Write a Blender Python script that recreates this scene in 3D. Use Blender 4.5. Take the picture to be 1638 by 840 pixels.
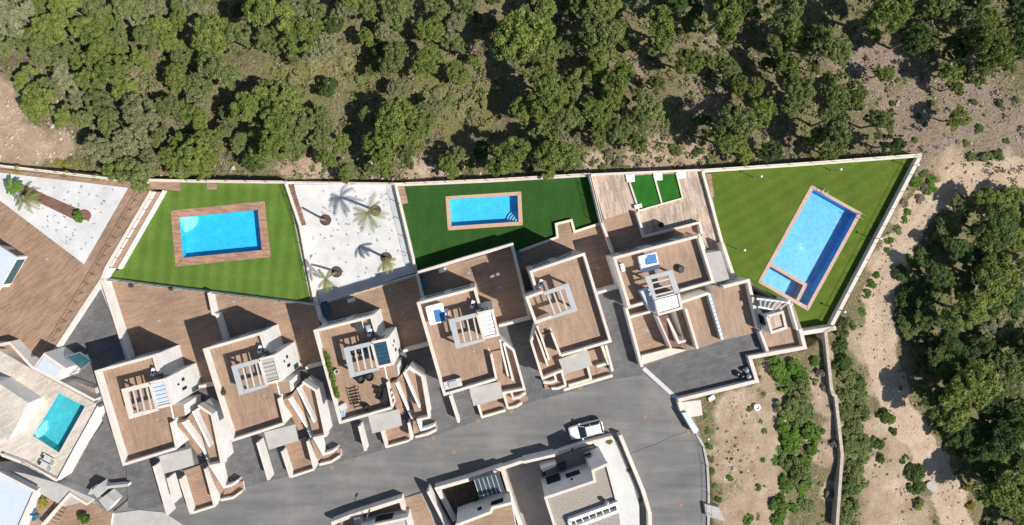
import bpy, math, random
import numpy as np
from mathutils import Vector, noise as mnoise
R = math.radians
for o in list(bpy.data.objects): bpy.data.objects.remove(o)
scene = bpy.context.scene
# ------------------------------------------------------------------ camera, sky, sun, exposure
CAMH = 86.0; SC = 0.08; NX, NY = 762.0, 352.0      # camera height, metres per photo pixel at street level, point below the drone
cam_d = bpy.data.cameras.new('camera'); cam = bpy.data.objects.new('camera', cam_d)
scene.collection.objects.link(cam); scene.camera = cam
cam.location = (0, 0, CAMH); cam.rotation_euler = (0, 0, 0)
cam_d.sensor_width = 36; cam_d.lens = 36*(CAMH/SC)/1638
cam_d.shift_x = (819-NX)/1638; cam_d.shift_y = -(420-NY)/1638
cam_d.clip_end = 3000
SUN_EL = 50.0; sx, sy = 0.914, -0.407
world = bpy.data.worlds.new('World'); scene.world = world; world.use_nodes = True
wn = world.node_tree.nodes; wl = world.node_tree.links
sky = wn.new('ShaderNodeTexSky'); sky.sky_type = 'NISHITA'; sky.sun_disc = False
sky.sun_elevation = R(SUN_EL); sky.sun_rotation = math.atan2(sx, sy); sky.air_density = 1.0; sky.dust_density = 0.6
wn['Background'].inputs['Strength'].default_value = 0.085
wl.new(sky.outputs[0], wn['Background'].inputs['Color'])
sun_d = bpy.data.lights.new('sun', 'SUN'); sun = bpy.data.objects.new('sun', sun_d); scene.collection.objects.link(sun)
sun_d.energy = 4.9; sun_d.angle = R(0.55); sun_d.color = (1.0, 0.95, 0.87)
ce = math.cos(R(SUN_EL)); sun.rotation_euler = Vector((sx*ce, sy*ce, math.sin(R(SUN_EL)))).to_track_quat('Z', 'Y').to_euler()
sun.location = (60, -30, 80)
scene.view_settings.view_transform = 'Standard'; scene.view_settings.look = 'None'
scene.view_settings.gamma = 1; scene.view_settings.use_curve_mapping = False
scene.view_settings.exposure = 0.3
scene.render.resolution_x = 1024; scene.render.resolution_y = 525
scene.render.engine = 'CYCLES'
# ------------------------------------------------------------------ helpers
COL = scene.collection
rng = random.Random(7)
def at(px, py, z=0.0):
    k = SC*(CAMH-z)/CAMH
    return Vector(((px-NX)*k, (NY-py)*k, z))
def A(pts, z): return [at(p[0], p[1], z) for p in pts]
def link(o, parent=None):
    COL.objects.link(o)
    if parent is not None: o.parent = parent
    return o
def tag(o, label, cat, group=None):
    o['label'] = label; o['category'] = cat
    if group: o['group'] = group
    return o
def thing(name, label, cat, loc=(0, 0, 0), rz=0, group=None):
    o = bpy.data.objects.new(name, None); o.empty_display_size = 0.3
    o.location = loc; o.rotation_euler = (0, 0, rz); link(o)
    return tag(o, label, cat, group)
class MB:
    """collects faces with material slots; build() links them as one mesh object"""
    def __init__(s): s.v = []; s.f = []; s.m = []
    def poly(s, pts, m=0):
        b = len(s.v); s.v += [tuple(p) for p in pts]; s.f.append(tuple(range(b, b+len(pts)))); s.m.append(m)
    def prism(s, pts, z0, z1, m=0, mt=None, bottom=True):
        """pts: xy outline; z1 may be a list (sloping top)"""
        mt = m if mt is None else mt
        n = len(pts); ar = sum(pts[i][0]*pts[(i+1) % n][1]-pts[(i+1) % n][0]*pts[i][1] for i in range(n))
        z1 = list(z1) if hasattr(z1, '__len__') else [z1]*n
        z0 = list(z0) if hasattr(z0, '__len__') else [z0]*n
        if ar < 0: pts = pts[::-1]; z1 = z1[::-1]; z0 = z0[::-1]
        b = len(s.v)
        s.v += [(p[0], p[1], z0[i]) for i, p in enumerate(pts)]+[(p[0], p[1], z1[i]) for i, p in enumerate(pts)]
        s.f.append(tuple(range(b+n, b+2*n))); s.m.append(mt)
        if bottom: s.f.append(tuple(range(b+n-1, b-1, -1))); s.m.append(m)
        for i in range(n):
            j = (i+1) % n; s.f.append((b+i, b+j, b+n+j, b+n+i)); s.m.append(m)
    def box(s, c, d, rz=0, m=0):
        x, y, z = c; hx, hy, hz = d[0]/2, d[1]/2, d[2]/2; cs, sn = math.cos(rz), math.sin(rz)
        s.prism([(x+a*cs-b*sn, y+a*sn+b*cs) for a, b in ((-hx, -hy), (hx, -hy), (hx, hy), (-hx, hy))], z-hz, z+hz, m)
    def ribbon(s, pts, w, z0, z1, m=0, mt=None):
        """wall of width w along the xy polyline; z1 may be a list per point"""
        n = len(pts); P = [Vector((p[0], p[1])) for p in pts]
        z1 = list(z1) if hasattr(z1, '__len__') else [z1]*n
        L, Rr = [], []
        for i in range(n):
            if i == 0: d = (P[1]-P[0]).normalized(); nrm = Vector((-d.y, d.x)); k = 1
            elif i == n-1: d = (P[-1]-P[-2]).normalized(); nrm = Vector((-d.y, d.x)); k = 1
            else:
                a = (P[i]-P[i-1]).normalized(); b = (P[i+1]-P[i]).normalized(); d = (a+b)
                d = d.normalized() if d.length > 1e-4 else a
                nrm = Vector((-d.y, d.x)); k = 1/max(0.4, nrm.dot(Vector((-a.y, a.x))))
            L.append(P[i]+nrm*w/2*k); Rr.append(P[i]-nrm*w/2*k)
        pl = Rr+L[::-1]
        mt = m if mt is None else mt
        b = len(s.v)
        for i in range(n): s.v += [(Rr[i].x, Rr[i].y, z0), (L[i].x, L[i].y, z0), (L[i].x, L[i].y, z1[i]), (Rr[i].x, Rr[i].y, z1[i])]
        for i in range(n-1):
            q = b+4*i; r = q+4
            s.f += [(q, r, r+3, q+3), (q+3, r+3, r+2, q+2), (q+2, r+2, r+1, q+1), (q+1, r+1, r, q)]; s.m += [m, mt, m, m]
        s.f += [(b, b+3, b+2, b+1)]; e = b+4*(n-1); s.f += [(e, e+1, e+2, e+3)]; s.m += [m, m]
    def tube(s, pts, rad, n=6, m=0):
        pts = [Vector(p) for p in pts]; rad = rad if hasattr(rad, '__len__') else [rad]*len(pts)
        b = len(s.v)
        for i, p in enumerate(pts):
            d = (pts[min(i+1, len(pts)-1)]-pts[max(i-1, 0)]).normalized()
            u = d.orthogonal().normalized(); w = d.cross(u)
            for k in range(n):
                a = 2*math.pi*k/n; s.v.append(tuple(p+(u*math.cos(a)+w*math.sin(a))*rad[i]))
        for i in range(len(pts)-1):
            for k in range(n):
                q = b+i*n; s.f.append((q+k, q+(k+1) % n, q+n+(k+1) % n, q+n+k)); s.m.append(m)
        s.f.append(tuple(range(b+n-1, b-1, -1))); s.m.append(m)
        e = b+(len(pts)-1)*n; s.f.append(tuple(range(e, e+n))); s.m.append(m)
    def lathe(s, c, prof, n=16, m=0):
        b = len(s.v)
        for r, z in prof:
            for k in range(n):
                a = 2*math.pi*k/n; s.v.append((c[0]+r*math.cos(a), c[1]+r*math.sin(a), c[2]+z))
        for i in range(len(prof)-1):
            for k in range(n):
                q = b+i*n; s.f.append((q+k, q+(k+1) % n, q+n+(k+1) % n, q+n+k)); s.m.append(m)
        e = b+(len(prof)-1)*n; s.f.append(tuple(range(e, e+n))); s.m.append(m)
        s.f.append(tuple(range(b+n-1, b-1, -1))); s.m.append(m)
    def mesh(s, name, mats):
        me = bpy.data.meshes.new(name); me.from_pydata(s.v, [], s.f)
        for m in (mats if isinstance(mats, (list, tuple)) else [mats]): me.materials.append(m)
        me.polygons.foreach_set('material_index', s.m); me.update()
        return me
    def build(s, name, mats, parent=None, smooth=False):
        me = s.mesh(name, mats)
        if smooth: me.polygons.foreach_set('use_smooth', [True]*len(me.polygons))
        return link(bpy.data.objects.new(name, me), parent)
def struct(name, mb, mats):
    o = mb.build(name, mats); o['kind'] = 'structure'; return o
# ------------------------------------------------------------------ materials
def newmat(name):
    m = bpy.data.materials.new(name); m.use_nodes = True
    return m, m.node_tree.nodes, m.node_tree.links, m.node_tree.nodes['Principled BSDF']
def N(nt, t, **kw):
    n = nt.new(t)
    for k, v in kw.items(): setattr(n, k, v)
    return n
def noise_tex(nt, ln, co, scale, detail=5, rough=0.6):
    n = nt.new('ShaderNodeTexNoise'); n.inputs['Scale'].default_value = scale; n.inputs['Detail'].default_value = detail
    n.inputs['Roughness'].default_value = rough; ln.new(co, n.inputs['Vector']); return n.outputs['Fac']
def ramp(nt, ln, fac, stops):
    r = nt.new('ShaderNodeValToRGB'); ln.new(fac, r.inputs['Fac'])
    e = r.color_ramp.elements
    while len(e) < len(stops): e.new(0.5)
    for q, (p, c) in zip(e, stops):
        q.position = p; q.color = (c[0], c[1], c[2], 1) if hasattr(c, '__len__') else (c, c, c, 1)
    return r.outputs['Color']
def mixc(nt, ln, fac, a, b, mode='MIX'):
    m = nt.new('ShaderNodeMix'); m.data_type = 'RGBA'; m.blend_type = mode
    for s, v in ((m.inputs['Factor'], fac), (m.inputs['A'], a), (m.inputs['B'], b)):
        if hasattr(v, 'links') or hasattr(v, 'is_linked'): ln.new(v, s)
        elif hasattr(v, '__len__'): s.default_value = (v[0], v[1], v[2], 1)
        else: s.default_value = v
    return m.outputs['Result']
def bump(nt, ln, h, strength, dist, bsdf):
    b = nt.new('ShaderNodeBump'); b.inputs['Strength'].default_value = strength; b.inputs['Distance'].default_value = dist
    ln.new(h, b.inputs['Height']); ln.new(b.outputs['Normal'], bsdf.inputs['Normal'])
def plain(name, c, rough=0.8, var=0.12, scale=1.5, fine=14, metal=0, bmp=0.0, spec=0.3):
    """base colour with broad stains and fine mottling"""
    m, nt, ln, b = newmat(name); co = nt.new('ShaderNodeTexCoord').outputs['Object']
    f1 = noise_tex(nt, ln, co, scale, 6, 0.65); f2 = noise_tex(nt, ln, co, fine, 3, 0.6)
    lo = [x*(1-var*1.6) for x in c]; hi = [min(1, x*(1+var)) for x in c]
    c1 = ramp(nt, ln, f1, [(0.3, lo), (0.55, c), (0.75, hi)])
    g = ramp(nt, ln, f2, [(0.25, 1-var), (0.7, 1.0)])
    ln.new(mixc(nt, ln, 1.0, c1, g, 'MULTIPLY'), b.inputs['Base Color'])
    b.inputs['Roughness'].default_value = rough; b.inputs['Metallic'].default_value = metal
    b.inputs['Specular IOR Level'].default_value = spec
    if bmp: bump(nt, ln, f2, bmp, 0.03, b)
    return m
def planks(name, c, ang, w=0.2, l=1.2, var=0.22, rough=0.65):
    m, nt, ln, b = newmat(name); tc = nt.new('ShaderNodeTexCoord').outputs['Object']
    mp = nt.new('ShaderNodeMapping'); mp.inputs['Rotation'].default_value = (0, 0, R(ang)); ln.new(tc, mp.inputs['Vector'])
    br = nt.new('ShaderNodeTexBrick'); ln.new(mp.outputs[0], br.inputs['Vector'])
    br.inputs['Scale'].default_value = 1; br.inputs['Brick Width'].default_value = l; br.inputs['Row Height'].default_value = w
    br.inputs['Mortar Size'].default_value = 0.008; br.inputs['Bias'].default_value = 0
    br.inputs['Color1'].default_value = (*[x*(1-var) for x in c], 1); br.inputs['Color2'].default_value = (*[x*(1+var) for x in c], 1)
    br.inputs['Mortar'].default_value = (*[x*0.45 for x in c], 1); br.offset = 0.37
    f = noise_tex(nt, ln, tc, 0.35, 6, 0.7); f2 = noise_tex(nt, ln, tc, 5, 4, 0.7)
    s = ramp(nt, ln, f, [(0.3, 0.76), (0.5, 0.98), (0.7, 1.10)]); s2 = ramp(nt, ln, f2, [(0.3, 0.85), (0.7, 1.06)])
    x = mixc(nt, ln, 1.0, br.outputs['Color'], s, 'MULTIPLY'); x = mixc(nt, ln, 1.0, x, s2, 'MULTIPLY')
    ln.new(x, b.inputs['Base Color']); b.inputs['Roughness'].default_value = rough; b.inputs['Specular IOR Level'].default_value = 0.3
    bump(nt, ln, br.outputs['Fac'], -0.3, 0.01, b)
    return m
def turf(name, c, ang, roll=2.0, var=0.1):
    """artificial turf laid in rolls: soft bands of nap, cross bands, wear and fine grain"""
    m, nt, ln, b = newmat(name); tc = nt.new('ShaderNodeTexCoord').outputs['Object']
    f = noise_tex(nt, ln, tc, 0.35, 7, 0.72); f2 = noise_tex(nt, ln, tc, 20, 3, 0.8); f4 = noise_tex(nt, ln, tc, 2.2, 5, 0.7)
    cols = None
    for k, (da, per, amp) in enumerate(((0, roll, var), (90, roll*2.3, var*0.5))):
        mp = nt.new('ShaderNodeMapping'); mp.inputs['Rotation'].default_value = (0, 0, R(ang+da)); ln.new(tc, mp.inputs['Vector'])
        w = nt.new('ShaderNodeTexWave'); w.inputs['Scale'].default_value = math.pi/10/per*1.0; w.inputs['Distortion'].default_value = 1.6; w.inputs['Detail'].default_value = 1.5; w.inputs['Detail Scale'].default_value = 0.4
        ln.new(mp.outputs[0], w.inputs['Vector']); s = ramp(nt, ln, w.outputs['Fac'], [(0.35, 1-amp), (0.65, 1+amp)])
        cols = s if cols is None else mixc(nt, ln, 1.0, cols, s, 'MULTIPLY')
    s = ramp(nt, ln, f, [(0.3, (0.84, 0.88, 0.8)), (0.55, (1.0, 1.0, 1.0)), (0.72, (1.22, 1.08, 1.25))]); s2 = ramp(nt, ln, f2, [(0.25, 0.55), (0.75, 1.3)]); s4 = ramp(nt, ln, f4, [(0.3, 0.88), (0.7, 1.08)])
    x = mixc(nt, ln, 1.0, c, cols, 'MULTIPLY')
    for q in (s, s2, s4): x = mixc(nt, ln, 1.0, x, q, 'MULTIPLY')
    ln.new(x, b.inputs['Base Color']); b.inputs['Roughness'].default_value = 0.9; b.inputs['Specular IOR Level'].default_value = 0.15
    bump(nt, ln, f2, 0.7, 0.05, b)
    return m
def glass(name, tint, gloss=0.12, opacity=0.15, rough=0.03, ior=1.4):
    """thin pane: tinted see-through with a clear reflection"""
    m, nt, ln, b = newmat(name); out = nt['Material Output']
    t = nt.new('ShaderNodeBsdfTransparent'); t.inputs['Color'].default_value = (*tint, 1)
    g = nt.new('ShaderNodeBsdfGlossy'); g.inputs['Roughness'].default_value = rough
    b.inputs['Base Color'].default_value = (*[x*0.7 for x in tint], 1); b.inputs['Roughness'].default_value = 0.1
    m1 = nt.new('ShaderNodeMixShader'); m1.inputs['Fac'].default_value = opacity; ln.new(t.outputs[0], m1.inputs[1]); ln.new(b.outputs[0], m1.inputs[2])
    lw = nt.new('ShaderNodeFresnel'); lw.inputs['IOR'].default_value = ior
    m2 = nt.new('ShaderNodeMixShader'); ln.new(lw.outputs[0], m2.inputs['Fac']); ln.new(m1.outputs[0], m2.inputs[1]); ln.new(g.outputs[0], m2.inputs[2])
    ln.new(m2.outputs[0], out.inputs['Surface'])
    return m
def water(name, tint, wav=2.2, strength=0.25):
    m = glass(name, tint, opacity=0.0); nt = m.node_tree.nodes; ln = m.node_tree.links
    co = nt.new('ShaderNodeTexCoord').outputs['Object']; f = noise_tex(nt, ln, co, wav, 3, 0.6)
    bp = nt.new('ShaderNodeBump'); bp.inputs['Strength'].default_value = strength; bp.inputs['Distance'].default_value = 0.08; ln.new(f, bp.inputs['Height'])
    for n in nt:
        if n.type in ('BSDF_GLOSSY', 'FRESNEL'): ln.new(bp.outputs[0], n.inputs['Normal'])
    return m
def pool_tile(name, c, mosaic_var=0.0):  # last argument widens the spread between the two mosaic tile colours
    m, nt, ln, b = newmat(name); co = nt.new('ShaderNodeTexCoord').outputs['Object']
    br = nt.new('ShaderNodeTexBrick'); ln.new(co, br.inputs['Vector']); br.inputs['Scale'].default_value = 1; br.offset = 0
    br.inputs['Brick Width'].default_value = 0.3; br.inputs['Row Height'].default_value = 0.3; br.inputs['Mortar Size'].default_value = 0.01
    br.inputs['Color1'].default_value = (*[x*(1-0.10-mosaic_var*0.4) for x in c], 1); br.inputs['Color2'].default_value = (*[min(1, x*(1.08+mosaic_var*0.4)) for x in c], 1)
    br.inputs['Mortar'].default_value = (*[min(1, x*1.15+0.03) for x in c], 1)
    f = noise_tex(nt, ln, co, 0.6, 5, 0.6); s = ramp(nt, ln, f, [(0.3, 0.88), (0.7, 1.08)])
    x = mixc(nt, ln, 1.0, br.outputs['Color'], s, 'MULTIPLY')
    ln.new(x, b.inputs['Base Color']); b.inputs['Roughness'].default_value = 0.4
    return m
M = {}
M['plaster'] = plain('white_plaster', (0.79, 0.775, 0.75), 0.85, 0.09, 0.6, 9, bmp=0.15)
M['coping'] = plain('beige_coping', (0.66, 0.575, 0.495), 0.8, 0.10, 1.2, 10)
M['cream'] = plain('cream_coping', (0.66, 0.62, 0.50), 0.8, 0.08, 1.2, 10)
M['concrete'] = plain('grey_concrete', (0.42, 0.40, 0.375), 0.9, 0.1, 0.8, 16, bmp=0.2)
M['lightgrey'] = plain('light_grey_paint', (0.50, 0.50, 0.50), 0.6, 0.05, 1, 8)
M['pergola_grey'] = plain('pergola_grey_paint', (0.40, 0.41, 0.42), 0.6, 0.05, 1, 8)
M['white'] = plain('white_lacquer', (0.82, 0.83, 0.85), 0.4, 0.03, 1, 8)
M['palewhite'] = plain('pale_blue_white_panel', (0.50, 0.56, 0.64), 0.4, 0.04, 1, 8)
M['dark'] = plain('dark_grey_metal', (0.05, 0.055, 0.06), 0.5, 0.15, 2, 12)
M['black'] = plain('black_rattan', (0.018, 0.018, 0.02), 0.7, 0.2, 3, 30, bmp=0.4)
M['steel'] = plain('galvanised_steel', (0.45, 0.46, 0.47), 0.35, 0.08, 2, 12, metal=0.7)
M['windowglass'] = plain('dark_window_glass', (0.02, 0.035, 0.045), 0.06, 0.2, 0.8, 4, spec=0.6)
M['tealglass'] = plain('teal_window_glass', (0.03, 0.11, 0.13), 0.06, 0.15, 0.8, 4, spec=0.6)
M['blueglass'] = plain('blue_grey_roof_glass', (0.03, 0.085, 0.13), 0.08, 0.15, 0.8, 4, spec=0.6)
M['greyglass'] = plain('grey_roof_glass', (0.055, 0.085, 0.10), 0.08, 0.15, 0.8, 4, spec=0.6)
M['glass'] = glass('railing_glass', (0.97, 0.985, 0.985), opacity=0.025, ior=1.12)
M['deck'] = planks('brown_wood_look_deck', (0.315, 0.208, 0.142), -15, var=0.12)
M['deck_roof'] = planks('light_brown_roof_deck', (0.335, 0.225, 0.155), 75, var=0.11)
M['deck_left'] = planks('brown_deck_left', (0.31, 0.203, 0.137), -38, var=0.16)
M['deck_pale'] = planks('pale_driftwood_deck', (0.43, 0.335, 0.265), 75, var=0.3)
M['deck_cream'] = planks('cream_stone_deck', (0.55, 0.49, 0.42), -28, w=0.3, var=0.12)
M['deck_dark'] = planks('dark_red_brown_planks', (0.19, 0.10, 0.075), -10)
M['poolwood'] = planks('pool_surround_planks', (0.36, 0.21, 0.145), 4, w=0.25)
M['poolstone'] = plain('pool_stone_coping', (0.50, 0.35, 0.28), 0.8, 0.1, 2, 12)
M['turf1'] = turf('bright_striped_turf', (0.104, 0.180, 0.030), 6, 1.7, 0.07)
M['turf2'] = turf('deep_green_turf', (0.030, 0.086, 0.016), 4, 2.0, 0.03)
M['turf3'] = turf('yellow_green_turf', (0.092, 0.142, 0.018), 60, 1.6, 0.05)
M['turf4'] = turf('vivid_green_turf', (0.022, 0.13, 0.014), 16, 1.4, 0.05)
M['gravel'] = plain('white_gravel', (0.60, 0.595, 0.59), 0.95, 0.12, 0.5, 24, bmp=0.6)
M['paving'] = plain('pale_paving', (0.50, 0.50, 0.49), 0.9, 0.07, 0.8, 20, bmp=0.2)
M['tanpaving'] = plain('tan_grey_paving', (0.33, 0.285, 0.25), 0.9, 0.14, 0.5, 16, bmp=0.2)
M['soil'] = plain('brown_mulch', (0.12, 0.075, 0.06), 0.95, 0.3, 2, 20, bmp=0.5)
M['bark'] = plain('pine_bark', (0.27, 0.235, 0.20), 0.95, 0.25, 3, 20)
M['palmbark'] = plain('palm_bark', (0.30, 0.23, 0.17), 0.95, 0.25, 4, 20)
M['rust'] = plain('rusty_iron_cover', (0.33, 0.19, 0.12), 0.8, 0.25, 3, 20)
M['spa_white'] = plain('spa_cover_white', (0.80, 0.81, 0.83), 0.5, 0.03)
M['spa_blue'] = plain('spa_cover_blue', (0.05, 0.19, 0.45), 0.5, 0.1)
M['bluedrain'] = plain('pale_blue_lid', (0.25, 0.36, 0.50), 0.5, 0.1)
M['gravelroof'] = plain('gravel_roof', (0.36, 0.32, 0.275), 0.95, 0.22, 5, 34, bmp=0.6)
M['stone'] = plain('rough_stone', (0.50, 0.43, 0.35), 0.95, 0.2, 2, 18, bmp=0.5)
def asphalt():
    m, nt, ln, b = newmat('asphalt'); co = nt.new('ShaderNodeTexCoord').outputs['Object']
    mp = nt.new('ShaderNodeMapping'); mp.inputs['Rotation'].default_value = (0, 0, R(-16)); mp.inputs['Scale'].default_value = (0.10, 0.75, 1); ln.new(co, mp.inputs['Vector'])
    f0 = noise_tex(nt, ln, mp.outputs[0], 1.0, 5, 0.6); f1 = noise_tex(nt, ln, co, 0.14, 6, 0.7); f2 = noise_tex(nt, ln, co, 16, 4, 0.75)
    c = ramp(nt, ln, f1, [(0.3, (0.135, 0.133, 0.133)), (0.52, (0.170, 0.166, 0.163)), (0.72, (0.225, 0.213, 0.198))])
    s = ramp(nt, ln, f0, [(0.3, 0.80), (0.5, 1.0), (0.7, 1.20)]); s2 = ramp(nt, ln, f2, [(0.25, 0.78), (0.75, 1.12)])
    x = mixc(nt, ln, 1.0, c, s, 'MULTIPLY'); x = mixc(nt, ln, 1.0, x, s2, 'MULTIPLY')
    ln.new(x, b.inputs['Base Color']); b.inputs['Roughness'].default_value = 0.9; b.inputs['Specular IOR Level'].default_value = 0.2
    bump(nt, ln, f2, 0.3, 0.02, b); return m
M['asphalt'] = asphalt()
M['drive'] = planks('stamped_grey_concrete', (0.128, 0.125, 0.126), -15, w=0.45, l=0.9, var=0.12, rough=0.85)
def foliage(name, stops, trans=0.34):
    """stops: base colours from the dullest to the brightest clump"""
    m, nt, ln, b = newmat(name); out = nt['Material Output']
    at_ = nt.new('ShaderNodeAttribute'); at_.attribute_name = 'tint'; oi = nt.new('ShaderNodeObjectInfo')
    ad = nt.new('ShaderNodeMath'); ad.operation = 'MULTIPLY_ADD'; ln.new(oi.outputs['Random'], ad.inputs[0]); ad.inputs[1].default_value = 0.4
    sb = nt.new('ShaderNodeMath'); sb.operation = 'MULTIPLY'; ln.new(at_.outputs['Fac'], sb.inputs[0]); sb.inputs[1].default_value = 0.6; ln.new(sb.outputs[0], ad.inputs[2])
    c = ramp(nt, ln, ad.outputs[0], [(i/(len(stops)-1)*0.8+0.1, s) for i, s in enumerate(stops)])
    ln.new(c, b.inputs['Base Color']); b.inputs['Roughness'].default_value = 0.7; b.inputs['Specular IOR Level'].default_value = 0.2
    t = nt.new('ShaderNodeBsdfTranslucent'); ln.new(c, t.inputs['Color'])
    mx = nt.new('ShaderNodeMixShader'); mx.inputs['Fac'].default_value = trans; ln.new(b.outputs[0], mx.inputs[1]); ln.new(t.outputs[0], mx.inputs[2])
    ln.new(mx.outputs[0], out.inputs['Surface']); return m
F = {0: foliage('pine_needles_bright', [(0.146, 0.190, 0.045), (0.204, 0.255, 0.060), (0.286, 0.342, 0.090)]),
     1: foliage('pine_needles_mid', [(0.141, 0.174, 0.058), (0.190, 0.230, 0.076), (0.263, 0.302, 0.106)]),
     2: foliage('pine_needles_greyish', [(0.196, 0.211, 0.106), (0.252, 0.267, 0.134), (0.336, 0.345, 0.190)]),
     3: foliage('pine_needles_dark', [(0.062, 0.105, 0.032), (0.090, 0.142, 0.040), (0.130, 0.190, 0.052)]),
     4: foliage('leaves_fresh', [(0.095, 0.185, 0.028), (0.135, 0.250, 0.036), (0.190, 0.320, 0.050)]),
     5: foliage('leaves_yellowish', [(0.20, 0.19, 0.045), (0.30, 0.27, 0.05), (0.38, 0.33, 0.06)]),
     6: foliage('twigs_dry', [(0.16, 0.135, 0.115), (0.21, 0.18, 0.15), (0.27, 0.235, 0.195)], 0.1),
     7: foliage('palm_fronds', [(0.15, 0.19, 0.06), (0.21, 0.23, 0.07), (0.30, 0.27, 0.10)]),
     8: foliage('dry_grass', [(0.20, 0.19, 0.085), (0.26, 0.24, 0.11), (0.34, 0.30, 0.155)], 0.15)}
M['skyglass'] = plain('curtain_and_sky_glass', (0.30, 0.34, 0.39), 0.1, 0.1, 0.8, 4, spec=0.6)  # curtain tone, with reflected sky painted into the pale blue-grey colour
# ------------------------------------------------------------------ terrain
TP = np.array([(0,0,-2),(-150,100,0),(0,200,.4),(60,250,0),(120,225,-.2),(200,100,-2.5),(200,270,-.9),(400,0,-5),(400,272,-1.9),(400,130,-3.2),(600,282,-2.9),(600,120,-4.2),
 (800,-100,-7),(800,0,-6),(800,150,-4.5),(800,280,-3.5),(1000,262,-3.3),(1000,120,-4.4),(1200,0,-6),(1200,255,-3.3),(1470,240,-3.1),(1450,120,-4),(1638,0,-5.5),(1640,250,-2.8),
 (1500,330,-3.1),(1400,470,-2.8),(1345,525,-2.0),(1420,640,-2.1),(1500,800,-3),(1600,600,-3.6),(1600,400,-4),(1640,840,-4.5),(1290,570,-1.2),(1250,600,-.8),(1150,680,-.4),(1145,800,-.3),
 (1300,700,-1.2),(1340,800,-1.8),(1260,830,-1.1),(1150,1000,0),(1500,1000,-3),(1800,500,-5),(1800,900,-6),(-200,500,0),(-200,900,0),(500,1100,0),(800,1100,0)], float)
def smooth_z(px, py):
    px = np.asarray(px, float); py = np.asarray(py, float)
    d2 = (px[..., None]-TP[:, 0])**2+(py[..., None]-TP[:, 1])**2+900.0
    w = d2**-1.6
    return (w*TP[:, 2]).sum(-1)/w.sum(-1)
def to_px(x, y, z=-3.0):
    k = SC*(CAMH-z)/CAMH; return NX+x/k, NY-y/k
VILL = [(-900,284),(0,277),(180,293),(460,299),(640,306),(945,288),(1125,281),(1462,259),(1322,520),(1280,550),(1192,566),(1203,603),(1076,634),(1108,695),(1124,750),(1124,1300),(-900,1300)]
def in_poly(px, py, poly):
    px = np.asarray(px); py = np.asarray(py); ins = np.zeros(px.shape, bool); n = len(poly)
    for i in range(n):
        x0, y0 = poly[i]; x1, y1 = poly[(i+1) % n]
        if y0 == y1: continue
        c = ((y0 > py) != (y1 > py)) & (px < (x1-x0)*(py-y0)/(y1-y0)+x0); ins ^= c
    return ins
def seg_d(px, py, pts):
    d = np.full(np.shape(px), 1e9)
    for (x0, y0), (x1, y1) in zip(pts[:-1], pts[1:]):
        vx, vy = x1-x0, y1-y0; t = np.clip(((px-x0)*vx+(py-y0)*vy)/(vx*vx+vy*vy+1e-9), 0, 1)
        d = np.minimum(d, np.hypot(px-x0-t*vx, py-y0-t*vy))
    return d
TRACK = [(1900,270),(1700,272),(1620,275),(1545,288),(1488,318),(1440,382),(1408,462),(1398,560),(1428,655),(1490,738),(1535,840),(1550,980)]
def ground_z(px, py):
    z = float(smooth_z(px, py)); return z
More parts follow.
